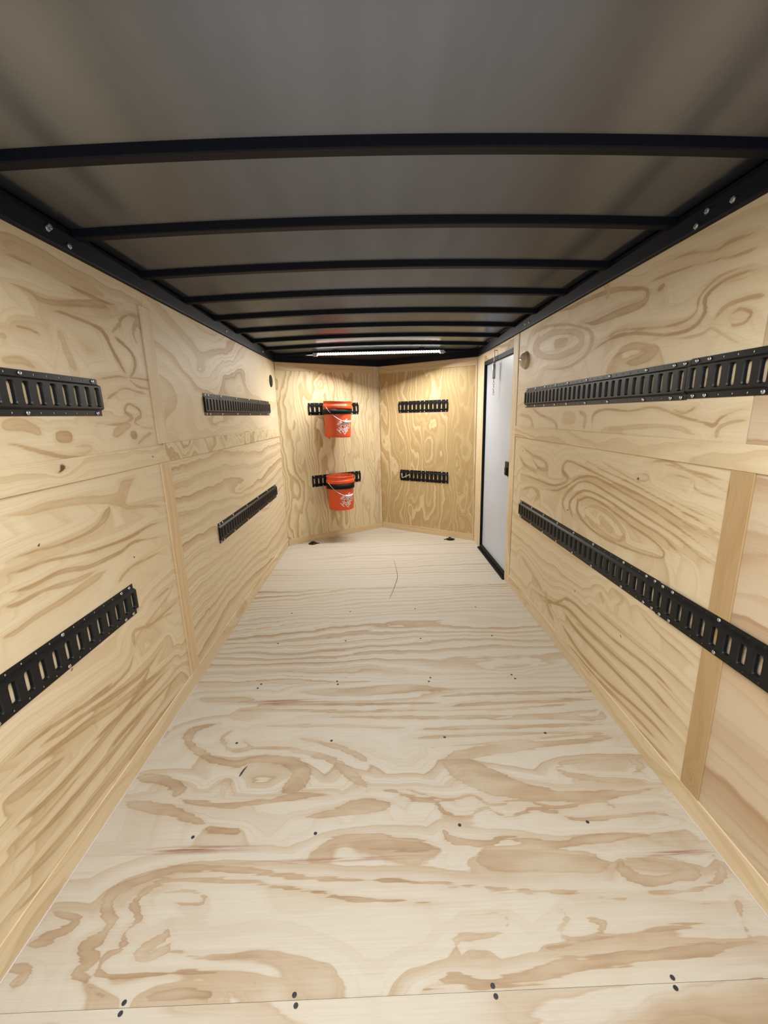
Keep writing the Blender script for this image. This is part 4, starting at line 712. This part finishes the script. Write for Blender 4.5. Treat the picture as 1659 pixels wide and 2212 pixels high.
# ------------------------------------------------------------------ buckets in their ring holders
BP = [(0.128, 0.0), (0.1345, 0.006), (0.136, 0.014), (0.1405, 0.19), (0.1435, 0.288), (0.1435, 0.291)]            # outside, below the collar
BT = [(0.1530, 0.294), (0.1550, 0.300), (0.1550, 0.318), (0.1530, 0.326), (0.1475, 0.329), (0.1475, 0.352), (0.1500, 0.355), (0.1505, 0.364), (0.1490, 0.368), (0.1465, 0.368), (0.1445, 0.364)]
BI = [(0.1415, 0.29), (0.1340, 0.020), (0.1300, 0.008)]
def r_at(z):
    for (r0, z0), (r1, z1) in zip(BP, BP[1:]):
        if z <= z1: return r0 + (r1 - r0) * max(0, (z - z0)) / max(1e-6, z1 - z0)
    return BP[-1][0]
def logo(face_ang, parent):
    """white diagonal lettering wrapped on the bucket side"""
    out = bmesh.new()
    for body, size, cx, cy, wd in (('THE', 0.036, -0.014, 0.050, 0.056), ('HOME', 0.080, 0.0, 0.000, 0.160), ('DEPOT', 0.056, 0.014, -0.050, 0.138)):
        cu = bpy.data.curves.new('lettering', 'FONT'); cu.body = body; cu.size = size; cu.align_x = 'CENTER'; cu.align_y = 'CENTER'; cu.offset = 0.0026; cu.resolution_u = 3
        to = bpy.data.objects.new('lettering', cu); C.objects.link(to)
        dg = bpy.context.evaluated_depsgraph_get(); me = bpy.data.meshes.new_from_object(to.evaluated_get(dg))
        bpy.data.objects.remove(to); bpy.data.curves.remove(cu)
        xs_ = [v.co.x for v in me.vertices]; k = wd / (max(xs_) - min(xs_)); mx = (max(xs_) + min(xs_)) / 2; my = sum((min(v.co.y for v in me.vertices), max(v.co.y for v in me.vertices))) / 2
        bt = bmesh.new(); bt.from_mesh(me); bpy.data.meshes.remove(me)
        for v in bt.verts: v.co.x = (v.co.x - mx) * k + cx; v.co.y = v.co.y - my + cy
        bmesh.ops.triangulate(bt, faces=bt.faces[:])
        for it in range(3):
            es = [e for e in bt.edges if e.calc_length() > 0.016]
            if not es: break
            bmesh.ops.subdivide_edges(bt, edges=es, cuts=1); bmesh.ops.triangulate(bt, faces=[f for f in bt.faces if len(f.verts) > 3])
        tm = bpy.data.meshes.new('tmp'); bt.to_mesh(tm); bt.free(); out.from_mesh(tm); bpy.data.meshes.remove(tm)
    ca, sa = math.cos(math.radians(45)), math.sin(math.radians(45))
    for v in out.verts:
        x, y = v.co.x * ca - v.co.y * sa, v.co.x * sa + v.co.y * ca
        z = 0.118 + y; rr = r_at(z) + 0.0012; a = face_ang + x / 0.140
        v.co = Vector((rr * math.cos(a), rr * math.sin(a), z))
    o = obj('lettering', out, M_PRINT, parent); o['label'] = 'white diagonal lettering'
    return o
def bucket(loc, tilt, label, hlabel, up):
    face = math.atan2(-loc.y, -loc.x)                      # direction towards the room
    mw = Matrix.Translation(loc) @ Matrix.Rotation(tilt[1], 4, 'Y') @ Matrix.Rotation(tilt[0], 4, 'X')
    t = empty('bucket', mw); tag(t, label, 'bucket', 'orange buckets hung on the front wall')
    bm = bmesh.new(); add_lathe(bm, BP + BT + BI, 56, cap0=True, cap1=True); fixn(bm)
    obj('body', bm, M_ORANGE, t, True)
    logo(face + math.radians(26), t)
    g0 = face + math.radians(up)
    bm = bmesh.new(); pts = []
    for i in range(41):
        a = -PI / 2 + PI * i / 40; z = 0.309 - 0.150 * math.cos(a) ** 0.9; rr = max(r_at(min(z, .29)) + 0.006, 0.158 if abs(a) > 1.50 else 0.0)
        rr = rr + (0.158 - rr) * abs(math.sin(a)) ** 14 + 0.006 * math.cos(a)
        pts.append((rr * math.cos(g0 + a), rr * math.sin(g0 + a), z))
    add_tube(bm, pts, 0.0030, 8); hd = obj('bail', bm, M_WIRE, t, True)
    bm = bmesh.new(); add_tube(bm, pts[16:25], [0.0095] * 9, 12); obj('grip', bm, M_GRIP, hd, True)['label'] = 'white plastic grip'
    for a in (-PI / 2, PI / 2):
        bm = bmesh.new(); d = Vector((math.cos(g0 + a), math.sin(g0 + a), 0)); add_lathe(bm, [(0.008, 0), (0.008, .004), (.005, .006)], 14, frame(d * 0.1545 + Zp * .309, Zp.cross(d), Zp, d))
        obj('bail_boss', bm, M_ORANGE, t, True)
    # holder: ring plus arm to the track
    h = empty('bucket_holder', Matrix.Translation(loc)); tag(h, hlabel, 'bucket holder', 'black bucket rings on the front left panel')
    bm = bmesh.new(); z0, z1 = 0.236, 0.287
    add_lathe(bm, [(0.1465, z0), (0.1535, z0), (0.1535, z1), (0.1465, z1), (0.1465, z0)], 56, cap0=False, cap1=False); bmesh.ops.remove_doubles(bm, verts=bm.verts[:], dist=1e-5); fixn(bm)
    obj('ring', bm, M_RUBBER, h, True)
    bm = bmesh.new()
    for s in (-.05, .05): add_box(bm, (s, -0.1545, (z0 + z1) / 2), (0.006, 0.022, 0.045))
    add_box(bm, (0, -0.1600, (z0 + z1) / 2), (0.12, 0.0030, 0.050))
    bm.transform(frame((0, 0, 0), uL, -nL * -1, Zp)); fixn(bm)
    obj('bracket', bm, M_BLACK, h)
    return t
cU = LC + uL * 0.580 + nL * 0.1750; cU.z = 1.146
cD = LC + uL * 0.580 + nL * 0.1750; cD.z = 0.366
bucket(cU, (0.0, math.radians(2.0)), 'upper orange bucket in a black ring, rim near eye level, on the front left wall', 'black ring under the collar of the upper orange bucket', 40)
bucket(cD, (0.0, 0.0), 'lower orange bucket in a black ring, seen into from above, on the front left wall', 'black ring under the collar of the lower orange bucket', 36)

# ------------------------------------------------------------------ LED bars under the roof
def led_bar(xc, y, z, L, n, watts, label, spread=170, tilt=0.0):
    t = empty('light_bar', Matrix.Translation((xc, y, z))); tag(t, label, 'light')
    bm = bmesh.new(); add_box(bm, (0, 0, 0.010), (L, 0.040, 0.022)); bevel(bm, 0.004); obj('housing', bm, M_GREYH, t)
    for s in (-1, 1):
        bm = bmesh.new(); add_box(bm, (s * (L / 2 + .022), 0, 0.006), (0.044, 0.044, 0.032)); bevel(bm, 0.006); obj('end_cap', bm, M_GREYH, t)
    bm = bmesh.new()
    for k in range(n):
        x = -L / 2 + L * (k + .5) / n
        bmesh.ops.create_uvsphere(bm, u_segments=10, v_segments=6, radius=1, matrix=Matrix.Translation((x, -0.020, 0.008)) @ Matrix.Diagonal((L / n * .46, 0.010, 0.0125, 1)))
    obj('led_row', bm, M_LED, t, True)
    bar_light('lamp', (0, -0.012, -0.0030), L, watts, t, tilt, spread)
    bm = bmesh.new()
    for s in (-.35, .35): add_box(bm, (s * L, 0, 0.032), (0.05, 0.03, 0.026))
    obj('mount', bm, M_TUBE, t)
    return t
led_bar(0.052, 4.335, 1.946, 1.20, 50, FRONT_W, 'lit white LED light bar under the roof above the front wall', 172, -0.32)
led_bar(0.025, 0.50, 1.946, 1.20, 50, REAR_W, 'lit white LED light bar under the roof, nearly overhead', 170)

# ------------------------------------------------------------------ small fittings
# dome lamp on the right wall
mw = frame((XR, 2.975, 1.698), -Yp, Zp, -Xp)
t = empty('dome_light', mw); tag(t, 'round domed light on the right wall above the upper track, by the door', 'light')
bm = bmesh.new(); add_lathe(bm, [(0.058, 0), (0.058, 0.006), (0.052, 0.010)], 36); obj('base', bm, edged('beige base', (0.40, 0.33, 0.24), .5), t, True)
bm = bmesh.new(); add_lathe(bm, [(0.052 * math.cos(a), 0.010 + 0.034 * math.sin(a)) for a in [PI / 2 * i / 9 * .985 for i in range(10)]], 36); obj('lens', bm, M_LENS, t, True)
# round vent on the left wall
mw = frame((XL, 4.175, 1.704), Yp, Zp, Xp)
t = empty('round_vent', mw); tag(t, 'round black vent on the left wall near the front corner', 'vent')
bm = bmesh.new(); add_lathe(bm, [(0.056, 0), (0.056, 0.004), (0.050, 0.007), (0.044, 0.006), (0.042, 0.002)], 36); obj('flange', bm, M_RUBBER, t, True)
bm = bmesh.new()
for k in range(-3, 4):
    hw = math.sqrt(max(0, 0.042 ** 2 - (k * .012) ** 2)); add_box(bm, (0, k * .012, 0.0045), (2 * hw, 0.004, 0.003))
obj('louvre', bm, M_BLACK, t)
# recessed tie-down rings in the floor
def dring(x, y, ang, label):
    t = empty('floor_ring', Matrix.Translation((x, y, 0)) @ Matrix.Rotation(ang, 4, 'Z')); tag(t, label, 'tie-down ring', 'recessed floor rings')
    bm = bmesh.new(); add_lathe(bm, [(0.046, 0), (0.050, 0.0030), (0.046, 0.0045), (0.040, 0.002), (0.030, 0.0012)], 32); obj('pan', bm, M_BLACK, t, True)
    bm = bmesh.new(); add_tube(bm, [(0.027 * math.cos(2 * PI * k / 24), 0.027 * math.sin(2 * PI * k / 24), 0.009 + .006 * math.sin(2 * PI * k / 24)) for k in range(24)], 0.0050, 8, True); obj('ring', bm, M_DARKSCREW, t, True)
    bm = bmesh.new(); add_box(bm, (0.0, -0.027, 0.010), (0.024, 0.014, 0.014)); bevel(bm, .003); obj('ring_clamp', bm, M_BLACK, t)
    bm = bmesh.new(); add_lathe(bm, [(0.013, 0), (0.014, 0.003), (0.010, 0.004)], 16, Matrix.Translation((0.058, 0, 0))); obj('pan_ear', bm, M_BLACK, t, True)
dring(-0.728, 4.415, 0, 'recessed black tie-down ring in the floor at the front left corner')
dring(0.790, 4.416, PI, 'recessed black tie-down ring in the floor at the front right corner')
# hold-open chain hanging in front of the door
yc = 3.69; xc = XR - 0.020
t = empty('door_chain', Matrix.Translation((xc, yc, 1.80))); tag(t, 'steel hook and chain hanging in front of the white door from its header', 'chain')
bm = bmesh.new(); add_tube(bm, [(0.019, 0, 0.065), (0.0, 0, 0.065), (0.0, 0.0, 0.045), (0.0, 0.0, -0.02), (0, 0.004, -0.045)], 0.0035, 8); obj('hook', bm, M_STEEL, t, True)
bm = bmesh.new(); add_lathe(bm, [(0.006, -0.165), (0.0125, -0.160), (0.0125, -0.052), (0.0095, -0.046), (0.004, -0.042)], 16); obj('spring_barrel', bm, M_STEEL, t, True)
bm = bmesh.new(); add_lathe(bm, [(0.010, -0.045), (0.0135, -0.038), (0.010, -0.030)], 14); obj('swivel', bm, M_ZINC, t, True)
for k in range(6):
    z = -0.178 - k * 0.021; bm = bmesh.new()
    ln = []
    for q in range(16):
        a = 2 * PI * q / 16; s = 0.0062 * math.cos(a); zz = 0.0135 * math.sin(a)
        ln.append((s, 0, z + zz) if k % 2 else (0, s, z + zz))
    add_tube(bm, ln, 0.0020, 6, True); obj('chain_link', bm, M_ZINC if k < 4 else M_STEEL, t, True)
# loose splinter and thread on the floor
bm = bmesh.new(); add_tube(bm, [(-0.572, 1.362, .0028), (-0.569, 1.374, .0034), (-0.565, 1.390, .0034), (-0.556, 1.412, .0022)], [0.0012, 0.0030, 0.0028, 0.0007], 8)
tag(obj('wood_splinter', bm, M_SPLINT, None, True), 'small dark brown splinter lying on the floor left of centre', 'splinter')
bm = bmesh.new(); add_tube(bm, [(0.138, 3.80, .0022), (0.144, 3.70, .0022), (0.150, 3.55, .0022), (0.153, 3.40, .0022), (0.146, 3.32, .0022), (0.118, 3.17, .0022), (0.092, 3.04, .0022), (0.066, 2.94, .0022)], [0.0008, .0010, .0013, .0018, .0020, .0015, .0011, .0006], 6)
tag(obj('thread', bm, M_THREAD, None, True), 'thin brown thread lying curved on the far floor', 'thread')
